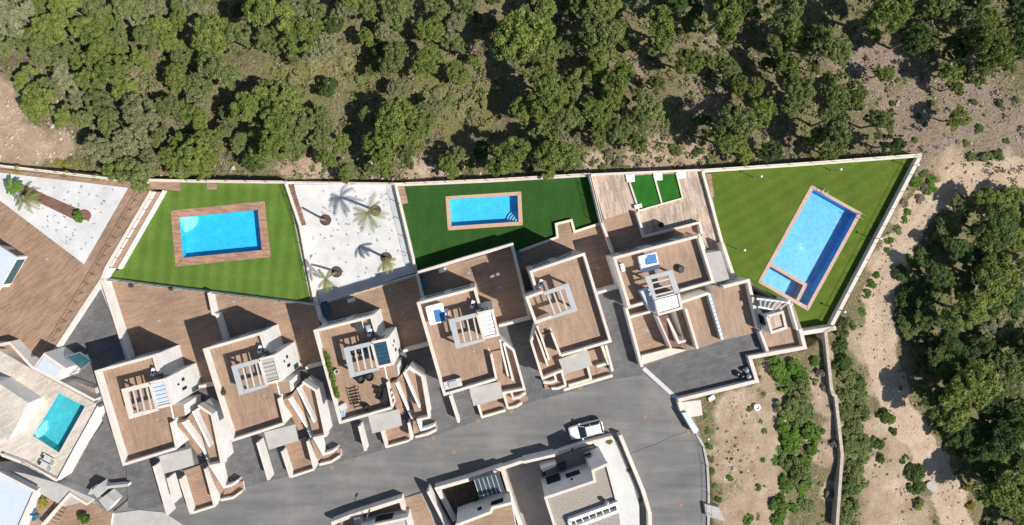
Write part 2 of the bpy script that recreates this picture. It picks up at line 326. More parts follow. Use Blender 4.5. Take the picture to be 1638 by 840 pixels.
def terrain():
    def axis(lo, hi, step, far):
        a = list(np.arange(lo, hi+step, step)); s = step
        while a[-1] < far: s *= 1.35; a.append(a[-1]+s)
        s = step
        while a[0] > -far: s *= 1.35; a.insert(0, a[0]-s)
        return np.array(a)
    xs = axis(-68, 78, 0.45, 900); ys = axis(-48, 36, 0.45, 900)
    X, Y = np.meshgrid(xs, ys); px, py = to_px(X, Y)
    Z = smooth_z(np.clip(px, -400, 2100), np.clip(py, -400, 1300))
    nz = np.array([[mnoise.noise(Vector((x*0.22, y*0.22, 3.1)))*0.32+mnoise.noise(Vector((x*0.8, y*0.8, 7.7)))*0.13+mnoise.noise(Vector((x*1.9, y*1.9, 1.7)))*0.05 for x in xs] for y in ys])
    n1 = np.array([[mnoise.noise(Vector((x*0.35, y*0.35, 21.0)))+0.5*mnoise.noise(Vector((x*1.1, y*1.1, 5.0))) for x in xs] for y in ys])
    dt = seg_d(px, py, TRACK)
    tr = np.clip(1-(dt+n1*14-16)/16, 0, 1)
    Z = Z+nz*(1-0.75*tr)
    rut = np.exp(-((dt-8)/2.6)**2)*0.16*tr; Z = Z-rut
    ins = in_poly(px, py, VILL); Z = np.where(ins, -9.0, Z)
    pale = tr.copy()
    for (x, y, r) in [(15,190,75),(60,235,60),(20,250,60),(110,240,30),(505,272,34),(470,268,24),(668,275,34),(705,275,16),(1020,262,30),(1060,250,40),(1110,250,30),(950,258,22),(1180,690,55),(1220,660,45),(1160,650,35),(1205,750,50),(1310,640,26),(1310,720,24),(1320,780,20),(1230,815,30),(1400,610,30),(1420,780,60),(1395,830,40),(1430,720,30),(1380,560,26),(1410,330,30),(1150,730,40),(1165,800,45),(1200,700,50),(1215,600,22),(1185,640,30),(1300,610,22),(1325,560,16),(1240,760,14),(1320,680,22),(1450,820,50),(1400,690,40),(1390,760,40),(1440,770,40),(1370,540,30),(1160,680,40),(1600,262,30),(1520,262,34),(1440,300,20),(1400,420,26),(1190,800,50),(1280,690,10)]:
        pale = np.maximum(pale, np.clip(1.15-(np.hypot(px-x, py-y)+n1*r*0.35)/r, 0, 1)**0.7)
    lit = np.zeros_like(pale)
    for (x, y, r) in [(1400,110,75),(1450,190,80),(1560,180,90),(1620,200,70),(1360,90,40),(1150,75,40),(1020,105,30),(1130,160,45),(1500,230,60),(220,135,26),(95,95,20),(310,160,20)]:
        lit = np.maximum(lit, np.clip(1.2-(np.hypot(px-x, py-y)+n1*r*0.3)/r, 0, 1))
    grs = np.zeros_like(pale)
    for (x, y, r) in [(500,115,70),(560,110,50),(450,110,40),(700,150,60),(760,170,50),(720,190,40),(590,100,40),(640,130,40)]:
        grs = np.maximum(grs, np.clip(1.2-(np.hypot(px-x, py-y)+n1*r*0.3)/r, 0, 1))
    ny, nx_ = X.shape; me = bpy.data.meshes.new('ground')
    v = np.stack([X, Y, Z], -1).reshape(-1, 3)
    i = np.arange((ny-1)*(nx_-1)); r_, c_ = i//(nx_-1), i % (nx_-1); q = r_*nx_+c_
    f = np.stack([q, q+1, q+nx_+1, q+nx_], -1)
    me.vertices.add(len(v)); me.vertices.foreach_set('co', v.ravel())
    me.loops.add(f.size); me.loops.foreach_set('vertex_index', f.ravel())
    me.polygons.add(len(f)); me.polygons.foreach_set('loop_start', np.arange(len(f))*4); me.polygons.foreach_set('loop_total', np.full(len(f), 4))
    me.update(); me.validate()
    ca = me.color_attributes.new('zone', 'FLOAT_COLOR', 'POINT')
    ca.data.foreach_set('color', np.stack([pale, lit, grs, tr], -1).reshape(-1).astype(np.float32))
    m, nt, ln, b = newmat('hillside_soil'); co = nt.new('ShaderNodeTexCoord').outputs['Object']
    an = nt.new('ShaderNodeAttribute'); an.attribute_name = 'zone'; sp = nt.new('ShaderNodeSeparateColor'); ln.new(an.outputs['Color'], sp.inputs[0])
    f1 = noise_tex(nt, ln, co, 0.33, 9, 0.78); f2 = noise_tex(nt, ln, co, 3.2, 6, 0.75); f3 = noise_tex(nt, ln, co, 9, 4, 0.8)
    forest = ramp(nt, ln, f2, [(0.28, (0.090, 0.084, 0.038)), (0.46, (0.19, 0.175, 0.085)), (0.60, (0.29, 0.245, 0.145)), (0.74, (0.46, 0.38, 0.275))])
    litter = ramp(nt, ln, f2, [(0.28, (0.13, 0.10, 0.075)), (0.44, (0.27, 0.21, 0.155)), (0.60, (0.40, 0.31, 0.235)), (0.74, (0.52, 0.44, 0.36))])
    soil = ramp(nt, ln, f1, [(0.28, (0.30, 0.205, 0.135)), (0.42, (0.43, 0.315, 0.215)), (0.55, (0.52, 0.40, 0.285)), (0.68, (0.66, 0.56, 0.43))])
    grass = ramp(nt, ln, f2, [(0.25, (0.09, 0.09, 0.03)), (0.5, (0.21, 0.20, 0.075)), (0.75, (0.36, 0.32, 0.16))])
    def edge(s, lo=0.3, hi=0.62):
        ad = nt.new('ShaderNodeMath'); ad.operation = 'MULTIPLY_ADD'; ln.new(f2, ad.inputs[0]); ad.inputs[1].default_value = 0.5
        su = nt.new('ShaderNodeMath'); su.operation = 'SUBTRACT'; ln.new(s, su.inputs[0]); su.inputs[1].default_value = 0.25; ln.new(su.outputs[0], ad.inputs[2])
        return ramp(nt, ln, ad.outputs[0], [(lo, 0.0), (hi, 1.0)])
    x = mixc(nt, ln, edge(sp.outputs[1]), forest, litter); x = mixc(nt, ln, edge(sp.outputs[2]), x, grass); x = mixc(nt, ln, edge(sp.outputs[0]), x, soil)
    worn = ramp(nt, ln, f1, [(0.28, (0.50, 0.36, 0.24)), (0.5, (0.62, 0.48, 0.34)), (0.7, (0.74, 0.62, 0.47))]); x = mixc(nt, ln, edge(an.outputs['Alpha'], 0.35, 0.7), x, worn)
    s3 = ramp(nt, ln, f3, [(0.3, 0.6), (0.6, 1.12)]); x = mixc(nt, ln, 0.85, x, s3, 'MULTIPLY')
    ln.new(x, b.inputs['Base Color']); b.inputs['Roughness'].default_value = 0.95; b.inputs['Specular IOR Level'].default_value = 0.1
    mx = mixc(nt, ln, 0.5, f2, f3); bump(nt, ln, mx, 1.0, 0.4, b)
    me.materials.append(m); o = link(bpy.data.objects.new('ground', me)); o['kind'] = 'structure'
    me.polygons.foreach_set('use_smooth', [True]*len(me.polygons))
terrain()
# ------------------------------------------------------------------ slabs: street, drives, terraces, lawns
Z_T = {1: -0.80, 2: -0.84, 3: -1.10, 4: -0.78, 5: -2.25, 6: -2.20}
Z_L1, Z_PALM, Z_L2, Z_L3, Z_LEFT = -1.0, -2.0, -2.6, -2.4, 0.6
def slab(name, pts, z, mat, z0=-8.0, side=None, hole=None):
    mb = MB(); P = A(pts, z)
    if hole is None: mb.prism(P, z0, z, 1, 0, bottom=False)
    else:
        H = A(hole, z); n = len(P)
        def area(q): return sum(q[i].x*q[(i+1) % len(q)].y-q[(i+1) % len(q)].x*q[i].y for i in range(len(q)))
        if area(P) < 0: P = P[::-1]
        if area(H) > 0: H = H[::-1]
        for i in range(n): a, b = P[i], P[(i+1) % n]; mb.poly([(a.x, a.y, z0), (b.x, b.y, z0), (b.x, b.y, z), (a.x, a.y, z)], 1)
        # top: one keyhole quad strip round the pool opening, joined at the nearest corners
        i, j = min(((i, j) for i in range(n) for j in range(len(H))), key=lambda q: (P[q[0]]-H[q[1]]).length)
        ring = P[i:]+P[:i+1]+H[j:]+H[:j+1]; mb.poly([(p.x, p.y, z) for p in ring], 0)
        for q in range(len(H)): a, b = H[q], H[(q+1) % len(H)]; mb.poly([(a.x, a.y, z), (b.x, b.y, z), (b.x, b.y, z-2), (a.x, a.y, z-2)], 1)
    return struct(name, mb, [mat, side or M['plaster']])
P1o, P1i = [(273,337),(423.3,321.5),(433,411),(281,426.6)], [(286.7,348),(412.4,335.7),(419,400),(293.3,412.3)]
P2o, P2i = [(712.6,314.3),(833.6,306.4),(836.3,360.2),(716.4,368.6)], [(719,318.4),(828,312.7),(829.5,354.6),(722.3,361.8)]
P3o, P3i = [(1297.4,295.7),(1378.6,340.7),(1292.6,497.5),(1211.8,451.4)], [(1301,303),(1371,342.5),(1290.8,489.4),(1218.8,449.6)]
P4o, P4i = [(93.5,626.5),(138.5,649.5),(95.5,726.5),(51,698)], [(94.6,628.6),(136.4,650),(94.6,724),(53.6,697)]
def midring(o, i): return [((a[0]+b[0])/2, (a[1]+b[1])/2) for a, b in zip(o, i)]
slab('road', [(60,1000),(120,870),(205,800),(400,760),(550,720),(690,680),(845,630),(985,590),(1032,590),(1086,640),(1112,672),(1128,715),(1135,765),(1137,1000)], 0.0, M['asphalt'], side=M['concrete'])
slab('driveway', [(196,640),(318,622),(345,617),(490,592),(517,584),(646,562),(683,553),(799,521.5),(844,510),(955,469),(990,459),(1003,493),(1027,560),(1030,600),(985,606),(845,645),(690,699),(550,737),(400,778),(300,806),(225,816),(205,812)], 0.012, M['drive'])
slab('pavement', [(100,1000),(150,845),(180,822),(222,816),(262,820),(300,845),(300,1000)], 0.11, M['concrete'])
slab('parking_court', [(1029,598),(1024,572),(1110,556),(1160,541),(1222,528),(1226,560),(1200,573),(1211,610),(1084,641)], 0.016, M['drive'])
slab('side_lane', [(158,455),(218,600),(218,815),(150,832),(92,772),(166,676),(92,565)], -0.25, M['drive'])
# lawns
slab('lawn', [(258,304),(285,292),(458,294),(498,487),(168,445),(192,430)], Z_L1, M['turf1'], hole=midring(P1o, P1i))
slab('lawn', [(636,298),(945,281),(963,357),(916,371),(895,378),(828,402),(818,396),(668,440),(662,438)], Z_L2, M['turf2'], hole=midring(P2o, P2i))
slab('lawn', [(1131,277),(1470,251),(1330,522),(1280,532),(1262,490),(1200,452),(1172,446),(1156,392)], Z_L3, M['turf3'], hole=midring(P3o, P3i))
slab('palm_garden_ground', [(470,295),(632,296),(663,436),(512,486)], Z_PALM, M['gravel'])
slab('left_terrace', [(-200,274),(0,270),(190,288),(232,291),(232,304),(238,306),(160,445),(88,566),(60,578),(-200,520)], Z_LEFT, M['deck_left'])
mb = MB(); mb.prism(A([(-70,268),(205,300.5),(134.5,422.5)], Z_LEFT+0.004), Z_LEFT-0.02, Z_LEFT+0.02, 0); struct('white_gravel_ground', mb, M['gravel'])
slab('ledge_path', [(236,309),(262,306),(190,430),(170,428)], -0.3, M['deck'])
slab('planked_step', [(233,287),(287,291),(287,306),(262,303),(233,303)], -0.5, M['deck'], side=M['deck'])
# terraces
slab('terrace', [(167,447),(333,468),(362,546),(345,618),(190,640)], Z_T[1], M['deck'])
slab('terrace', [(336,468),(504,489),(520,583),(490,592),(345,625),(340,540)], Z_T[2], M['deck'])
slab('terrace', [(511,486),(667,440),(690,552),(646,563),(520,600)], Z_T[3], M['deck'])
slab('terrace', [(668,439),(819,396),(845,510),(799,522),(690,560)], Z_T[4], M['deck'])
slab('terrace', [(822,404),(894,380),(892,358),(913,354),(917,373),(963,358),(992,459),(955,469),(850,520)], Z_T[5], M['deck'])
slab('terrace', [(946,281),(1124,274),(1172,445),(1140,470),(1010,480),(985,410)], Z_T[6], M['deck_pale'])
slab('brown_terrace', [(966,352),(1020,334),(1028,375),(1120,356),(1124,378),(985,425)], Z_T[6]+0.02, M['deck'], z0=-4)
slab('east_terrace', [(1137,458),(1199,450),(1218,530),(1157,544)], 0.35, M['deck_roof'])
slab('east_strip', [(1090,486),(1134,470),(1156,544),(1115,558)], 0.30, M['deck_roof'])
slab('stair_foot_strip', [(1078,488),(1098,494),(1116,557),(1098,561)], 0.25, M['deck_roof'])
slab('sunken_patio', [(1001,492),(1052,490),(1100,560),(1026,586)], 0.2, M['deck'])
slab('corner_patio', [(1221,528),(1240,480),(1268,484),(1284,530),(1286,555),(1226,562)], 0.05, M['deck_roof'])
slab('entrance_terrace', [(643,799),(674,789),(705,860),(655,860)], 0.25, M['deck'])
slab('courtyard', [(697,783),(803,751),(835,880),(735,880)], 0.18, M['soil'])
slab('courtyard', [(530,838),(641,800),(660,880),(530,880)], 0.15, M['deck'])
slab('grey_patio', [(806,751),(858,735),(960,712),(985,800),(1000,880),(838,880)], 0.22, M['tanpaving'])
slab('white_path', [(950,710),(980,699),(987,707),(1022,792),(1024,880),(990,880),(970,742)], 0.262, M['paving'])
slab('planter_bed', [(987,706),(993,700),(1037,815),(1040,880),(1024,880),(1022,792)], 0.10, M['asphalt'])
# ------------------------------------------------------------------ walls and fences
def wall(pts, zt, z0=-8.0, w=0.3, label='', name='garden_wall', cop='coping', parent=None, ztops=None, mat='plaster'):
    P = A(pts, zt) if ztops is None else [at(p[0], p[1], z) for p, z in zip(pts, ztops)]
    mb = MB(); top = zt if ztops is None else list(ztops)
    mb.ribbon(P, w, z0, top); o = mb.build(name, M[mat], parent)
    if cop:
        c = MB(); t2 = [t+0.05 for t in ([zt]*len(pts) if ztops is None else ztops)]
        # coping: thin slab resting on the wall, 2 cm proud on both sides
        c.ribbon(P, w+0.04, 0, t2)
        for i, vv in enumerate(c.v):
            k = i//4
            if i % 4 < 2: c.v[i] = (vv[0], vv[1], t2[k]-0.047)
        c.build('coping', M[cop], o)
    if parent is None: tag(o, label, 'wall')
    return o
def fence(pts, zb, h, sp, label, posts_only=False, pane='glass', name='glass_fence', rail=True):
    P = A(pts, zb); t = thing(name, label, 'fence', P[0])
    base = P[0]
    def rel(v): return Vector((v.x-base.x, v.y-base.y, v.z-base.z))
    pm = MB(); pm.box((0, 0, h/2), (0.05, 0.05, h)); pme = pm.mesh('post', M['dark'])
    for a, b in zip(P[:-1], P[1:]):
        L = (b-a).length; n = max(1, round(L/sp)); ang = math.atan2(b.y-a.y, b.x-a.x)
        for i in range(n+1):
            if i == n and b is not P[-1]: continue
            o = link(bpy.data.objects.new('post', pme), t); o.location = rel(a.lerp(b, i/n)); o.rotation_euler = (0, 0, ang)
        if not posts_only:
            g = MB(); g.box((0, 0, h/2), (L/n-0.10, 0.02, h-0.12)); gm = g.mesh('pane', M[pane])
            for i in range(n):
                o = link(bpy.data.objects.new('pane', gm), t); o.location = rel(a.lerp(b, (i+0.5)/n)); o.rotation_euler = (0, 0, ang)
        if rail:
            r = MB(); r.box((0, 0, h+0.015), (L, 0.03, 0.03)); o = r.build('rail', M['dark'], t); o.location = rel(a.lerp(b, 0.5)); o.rotation_euler = (0, 0, ang)
    return t
# boundary walls towards the woods
wall([(-200,254),(0,265.5),(185,287)], 1.15, w=0.28, label='long white wall with beige coping between woods and leftmost gravel plot', cop='cream')
wall([(185,287),(300,289.5),(458,291.5)], 0.35, w=0.3, label='beige boundary wall between woods and left pool lawn', cop='coping')
wall([(458,292),(632,294.5)], -1.3, w=0.3, label='boundary wall between woods and white palm garden', cop='coping')
wall([(632,295.5),(780,289),(945,279.5)], -1.75, w=0.42, label='beige boundary wall between woods and middle pool lawn', cop='coping')
wall([(945,279.5),(1123,272)], -1.6, w=0.25, label='thin boundary wall between woods and twin small lawns')
wall([(1123,273.5),(1300,261.5),(1474,248.5)], -1.55, w=0.42, label='pale boundary wall between woods and right pool lawn', cop='cream')
wall([(1472,250),(1400,388),(1329,523)], -1.6, w=0.42, label='long slanting beige wall between right pool lawn and dirt track')
wall([(1285,533),(1337,524.5)], -0.6, w=0.5, label='short beige wall end jutting out beyond right lawn corner')
slab('drain_channel', [(1027,591),(1032,587),(1087,637),(1082,641)], 0.022, M['lightgrey'], z0=-0.2)
mb = MB(); mb.ribbon(A([(1008,726),(1030,717),(1050,710),(1075,698),(1098,691)], 0), 0.09, -0.1, 0.006); struct('tar_seam', mb, M['dark'])
mb = MB(); mb.ribbon(A([(1096,589),(1120,583),(1150,575),(1180,566)], 0), 0.06, -0.1, 0.022); struct('tar_seam', mb, M['dark'])
# inner walls
wall([(242,306),(170,428),(163,446),(98,545),(84,566)], Z_LEFT+0.12, w=0.32, label='broad white retaining wall along edge of leftmost brown deck', cop='coping')
wall([(262,304.5),(190,430)], -0.22, w=0.26, label='white retaining wall of narrow ledge beside left pool lawn', cop=None)
wall([(164,446),(333,467),(506,488)], -0.65, w=0.3, label='low pale wall between left pool lawn and two brown terraces', cop='cream')
wall([(163,447),(206,582)], 0.9, w=0.3, label='white slanting wall on left side of leftmost brown terrace')
wall([(334,468),(341,502),(347,504),(361,548)], 0.6, w=0.32, label='stepped white wall between the two terraces below left lawn')
wall([(506,489),(512,510),(520,520)], 0.6, w=0.3, label='short white wall end at corner of palm garden and terraces')
wall([(456,293),(481,368),(505,487)], -0.7, w=0.32, label='white retaining wall between left pool lawn and palm garden')
wall([(509,487),(590,462.5),(667,439.5)], -0.85, w=0.28, label='beige wall along bottom edge of palm garden')
wall([(632,295.5),(666,438)], -1.4, w=0.32, label='white wall between palm garden and middle pool lawn')
wall([(667,438),(676,476)], 0.35, w=0.35, label='white wall stub between the two middle brown terraces')
wall([(668.5,436.5),(745,413),(819,391.5),(848,510)], 0.3, w=0.36, label='beige parapet around raised terrace below middle pool')
wall([(825,404),(892,379.5),(889.5,358.5),(914,352.5),(919,371),(962,357)], -2.1, w=0.28, label='pale low wall with square notch below middle pool lawn', cop='cream')
wall([(944.5,281),(963,357),(983,410),(993,461)], -1.15, w=0.3, label='beige wall between middle pool lawn and pale timber deck')
wall([(1124,274),(1156,391)], -1.7, w=0.3, label='white wall between pale timber deck and right pool lawn', cop='cream')
wall([(1156,389),(1175,446)], -0.4, w=0.35, label='taller beige wall beside grey slab at left of right lawn')
wall([(1007.5,293),(1022,337),(1092,317),(1082,277)], -2.0, w=0.16, label='thin low edging wall around twin small lawns', cop='cream')
wall([(1046,281),(1059,327)], -2.02, w=0.16, label='thin low dividing wall between twin small lawns', cop='cream')
wall([(1019,340),(1031,378.5),(1119,356),(1123,374)], -1.2, w=0.26, label='low beige wall enclosing grey shaded deck beyond twin lawns')
for pts, lb in (([(318,619),(345,614.5)], 'short wall closing drive beside leftmost villa'), ([(489,589),(519,581)], 'short wall closing drive between second and third villas'),
                ([(645,562),(686,551)], 'beige wall closing shaded drive left of spa villa'), ([(798,521.5),(848,509)], 'beige wall closing shaded drive right of white slatted tower'),
                ([(955,469),(992,458.5)], 'beige wall closing wide drive left of rightmost villa')):
    wall(pts, 0.75, w=0.3, label=lb)
# around the rightmost villa
wall([(1002,493),(1027,587)], 1.6, w=0.3, label='long beige wall along left side of sunken brown patio')
wall([(1006,508),(1040,499)], 1.5, w=0.25, label='beige cross wall at top of sunken brown patio')
mb = MB(); mb.prism(A([(1026,569),(1072,557),(1099,560),(1028,583)], 0.9), -2, 0.9); tag(mb.build('garden_wall', M['coping']), 'broad flat beige ledge at bottom of sunken patio', 'wall')
wall([(1066,506),(1086,548),(1097,545)], 2.0, w=0.26, label='white hooked wall right of dark stairs', cop='coping')
wall([(1097,494),(1116,558)], 1.5, w=0.28, label='white slanting wall between two narrow brown strips')
wall([(1089,484),(1134,469)], 1.5, w=0.28, label='beige wall across top of narrow brown strip')
wall([(1157,459),(1197,449),(1215,526)], 1.4, w=0.36, label='white wall around square brown terrace by right pool')
wall([(1085,640.5),(1211,609.5),(1199.5,572),(1287.5,556),(1280,526)], 0.9, w=0.42, label='long beige zigzag wall around right parking court')
wall([(1216,530),(1228,562)], 1.2, w=0.3, label='short white wall below small corner tower')
wall([(1276,528),(1262,480)], 1.0, w=0.22, label='thin white wall between corner tower and lawn', cop=None)
# block-topped wall: single concrete blocks
t = thing('block_wall', 'grey white wall topped with single concrete blocks', 'wall', at(1144,505,0))
a, b = at(1134,469,1.4), at(1156,544,1.4); n = 12; o0 = t.location
mb = MB(); mb.ribbon([a-o0, b-o0], 0.3, -0.3-o0.z, 1.2-o0.z); mb.build('wall_base', M['concrete'], t)
bm_ = MB(); bm_.box((0, 0, 0.1), ((b-a).length/n-0.06, 0.36, 0.2)); bme = bm_.mesh('block', M['palewhite'])
for i in range(n):
    o = link(bpy.data.objects.new('block', bme), t); p = a.lerp(b, (i+0.5)/n)-o0; o.location = (p.x, p.y, 1.204-o0.z); o.rotation_euler = (0, 0, math.atan2(b.y-a.y, b.x-a.x)+rng.uniform(-.03, .03))
# walls below the street
wall([(530,838),(559,826.5),(641,800),(655,850)], 1.5, w=0.42, label='beige street wall of lower left courtyard house')
wall([(684.5,786),(718,850)], 2.4, z0=-1, w=0.3, label='white wall beside shaded passage below the street', cop='coping')
wall([(727,834),(700,784),(699,782),(751,767),(803,749.5),(819.6,804.5),(836,850)], 1.5, w=0.4, label='beige street wall around dark courtyard with glass roof')
wall([(803,749.5),(837,738),(888,727),(930,712),(980,699)], 1.2, w=0.35, label='curving beige street wall behind the parked car')
wall([(992,696),(1012,744),(1030,787.6),(1039.5,821),(1041,870)], 1.3, w=0.4, label='curved beige wall beside white path below the car', cop='coping')
wall([(1335,524),(1321,531),(1330,620),(1333,631),(1337,634),(1347.5,727),(1339,845)], -0.5, z0=-4, w=0.4, label='long narrow pale stone wall running down the scrub slope', cop=None, mat='stone')
wall([(1086,643),(1090,657),(1114,692)], 0.9, w=0.3, label='low pale wall at dead end of street', cop='cream')
mb = MB(); mb.prism(A([(1086,644),(1121,640),(1124,664),(1102,668),(1092,656)], 0.7), -2, 0.7, 1, 0); tag(mb.build('concrete_pad', [M['coping'], M['concrete']]), 'flat beige concrete pad with rubbish beside street end', 'pad')
kp = [(1113,692),(1126,715),(1132,745),(1134,790),(1133,860)]
wall(kp, 0.18, z0=-2, w=0.3, label='curved concrete kerb along right edge of street', name='kerb', cop=None, mat='concrete')
mb = MB(); mb.prism(A([(1127,806),(1150,812),(1160,834),(1130,826)], 0.6), -2, 0.6); tag(mb.build('concrete_block', M['concrete']), 'grey concrete slab beside street at lower right edge', 'slab')
# fences
fence([(228,306),(160,424),(80,558)], Z_LEFT, 0.95, 1.35, 'wire railing with dark posts along leftmost brown deck', posts_only=True)
fence([(252,304),(181,428)], -0.3, 0.9, 1.35, 'wire railing with dark posts along narrow ledge beside left lawn', posts_only=True)
fence([(165,446),(333,467),(505,488)], -0.6, 0.85, 2.2, 'low railing along wall between left lawn and terraces', pane='glass')
fence([(456,294),(479,362),(501,482)], -0.66, 1.0, 2.3, 'railing on wall between left lawn and palm garden', rail=True)
fence([(632,297),(666,438)], -1.35, 1.2, 2.5, 'glass fence on wall between palm garden and middle lawn')
fence([(513,486),(590,462.5),(664,440.5)], -0.8, 1.2, 2.6, 'glass fence along bottom wall of palm garden')
fence([(943,282),(961.5,356)], -1.1, 0.95, 1.7, 'railing with dark posts at right end of middle lawn')
fence([(1471,252),(1399,389),(1329,522)], -1.5, 0.75, 2.6, 'wire fence with dark posts on wall beside dirt track', posts_only=True)
fence([(0,266),(184,287)], 1.22, 0.9, 2.4, 'wire fence with thin posts on wall behind gravel plot', posts_only=True)
fence([(300,289.5),(458,291.5),(630,294)], 0.42, 0.0001+0.7, 2.6, 'wire fence with thin posts behind left lawn', posts_only=True)
fence([(650,294.5),(780,288.8),(944,279.3)], -1.68, 0.7, 2.6, 'wire fence with thin posts behind middle lawn', posts_only=True)
fence([(1125,273),(1300,261.3),(1470,248.8)], -1.48, 0.7, 2.6, 'wire fence with thin posts behind right lawn', posts_only=True)
fence([(1116,696),(1127,716),(1133,746),(1134.5,790),(1133.5,850)], 0.2, 0.95, 2.4, 'posts with rails along right edge of street', posts_only=True)
# ------------------------------------------------------------------ swimming pools
M['deck_cream_rim'] = plain('cream_pool_rim', (0.55, 0.49, 0.42), 0.8, 0.08)
M['step_blue'] = pool_tile('pale_blue_steps', (0.30, 0.66, 0.86))
M['poolstone_tan'] = plain('tan_pool_rim', (0.50, 0.33, 0.22), 0.8, 0.08, 2, 12)
def pool(outer, inner, z, label, floor, tint, cop, depth=1.3, steps=None, water_mat=None, divider=None):
    t = thing('swimming_pool', label, 'pool', at(*np.mean(outer, 0), z))
    o0 = t.location
    def rl(pts, zz): return [p-o0 for p in A(pts, zz)]
    O, I = rl(outer, z), rl(inner, z)
    c = MB(); n = len(O); zc = 0.06
    # coping laid in four boards, mitred at the corners
    for i in range(n):
        j = (i+1) % n; c = MB(); g = 0.004
        a0, a1, b1, b0 = O[i], O[j], I[j], I[i]
        c.prism([a0.lerp(a1, g), a1.lerp(a0, g), b1.lerp(b0, g), b0.lerp(b1, g)], -0.02, zc); c.build('coping_board', cop, t)
    bs = MB()
    def zz(p, q): return (p[0], p[1], q)
    for i in range(n):
        j = (i+1) % n; bs.poly([zz(I[i], -depth), zz(I[j], -depth), zz(I[j], zc-0.01), zz(I[i], zc-0.01)])
    bs.poly([zz(p, -depth) for p in I]); bs.build('basin', floor, t)
    if steps:
        (sx_, sy_), rr, a0, a1 = steps; cc = at(sx_, sy_, z)-o0
        for k in range(4):
            st = MB(); r_ = rr*(1-k*0.23)*SC; pts = [(cc.x, cc.y)]+[(cc.x+r_*math.cos(R(a0+(a1-a0)*q/10)), cc.y+r_*math.sin(R(a0+(a1-a0)*q/10))) for q in range(11)]
            st.prism(pts, -depth, -depth+0.26*(k+1)); st.build('step', M['step_blue'], t)
    if divider:
        d = MB(); d.ribbon(rl(divider, z), 0.45, -depth, zc+0.003); d.build('divider', cop, t)
    w = MB(); w.poly([zz(p, -0.10) for p in I]); wo = w.build('water', water_mat, t)
    return t

pool(P1o, P1i, Z_L1, 'rectangular pool with wide wooden surround on bright striped lawn', pool_tile('azure_tiles', (0.03, 0.47, 0.70)), None, M['poolwood'], steps=((286.7,348), 24, -98, 8), water_mat=water('pool_water', (0.86, 0.96, 1.0), 0.8, 0.06))
pool(P2o, P2i, Z_L2, 'small rectangular pool with narrow tan rim on dark green lawn', pool_tile('sky_blue_tiles', (0.045, 0.48, 0.72)), None, M['poolstone_tan'], steps=((829.5,354.6), 19, 86, 184), water_mat=water('pool_water_still', (0.86, 0.96, 1.0), 1.2, 0.08))
pool(P3o, P3i, Z_L3, 'large slanting pool with stone rim and separate shallow corner', pool_tile('blue_mosaic', (0.07, 0.39, 0.72), 0.18), None, M['poolstone'], divider=[(1232.5,423.2),(1288,455.5),(1275.5,480.5)], water_mat=water('pool_water_rippled', (0.86, 0.96, 1.0), 3.5, 0.5), depth=1.25)

# pool ladders
t3 = [o for o in bpy.data.objects if o.get('label', '').startswith('large slanting pool')][0]
for (x, y), rz in (((1316,306.5), R(-30)), ((1373.5,346), R(-118))):
    c = at(x, y, Z_L3)-t3.location; d = Vector((math.cos(rz), math.sin(rz), 0)); nn = Vector((-d.y, d.x, 0)); mb = MB()
    for s_ in (-0.28, 0.28):
        p = c+d*s_; mb.tube([p+nn*0.35+Vector((0, 0, 0.05)), p+nn*0.3+Vector((0, 0, 0.75)), p-nn*0.25+Vector((0, 0, 0.75)), p-nn*0.3+Vector((0, 0, -0.9))], 0.03, 6)
    for k in range(3): mb.tube([c-d*0.28-nn*0.3+Vector((0, 0, -0.25-0.25*k)), c+d*0.28-nn*0.3+Vector((0, 0, -0.25-0.25*k))], 0.03, 6)
    mb.build('ladder', M['steel'], t3)
# ------------------------------------------------------------------ villas
H4 = ((667, 484), (710, 633.4))
H2 = ((325, 558.3), (371.7, 706.7))
def frame(nw, sw, mirror=False, ref=H4):
    """returns f(px, py, z): a point of the model villa, given by its own photo position, carried to another villa"""
    p0, p1 = at(*ref[0], 6), at(*ref[1], 6); a = Vector((p1.x-p0.x, p1.y-p0.y)).normalized(); b = Vector((-a.y, a.x))
    q0, q1 = at(*nw, 6), at(*sw, 6); A2 = Vector((q1.x-q0.x, q1.y-q0.y)).normalized(); B2 = Vector((-A2.y, A2.x))
    if mirror: B2 = -B2
    kk = (Vector((q1.x-q0.x, q1.y-q0.y)).length/Vector((p1.x-p0.x, p1.y-p0.y)).length)
    def f(px, py, z):
        w = at(px, py, z); d = Vector((w.x-p0.x, w.y-p0.y)); u, v = d.dot(a)*kk, d.dot(b)*kk
        return Vector((q0.x+A2.x*u+B2.x*v, q0.y+A2.y*u+B2.y*v, z))
    return f
def opening(parent, a, b, z0, z1, name='window', gmat='windowglass', out=0.0, fr='dark', rel=None):
    """framed glazed opening standing 3 cm proud of the wall line a-b"""
    d = (b-a); L = Vector((d.x, d.y)).length; ang = math.atan2(d.y, d.x); c = (a+b)/2
    w = MB()
    for s_ in (-1, 1): w.box((s_*(L/2-0.03), 0, (z0+z1)/2), (0.06, 0.10, z1-z0))
    w.box((0, 0, z1-0.03), (L-0.12, 0.10, 0.06)); w.box((0, 0, z0+0.03), (L-0.12, 0.10, 0.06))
    o = w.build(name, M[fr], parent); o.location = (c.x-rel.x, c.y-rel.y, -rel.z); o.rotation_euler = (0, 0, ang)
    g = MB(); g.box((0, 0, (z0+z1)/2), (L-0.12, 0.05, z1-z0-0.12)); g.build('pane', M[gmat], o)
    return o
fH = {}; fH_T = []
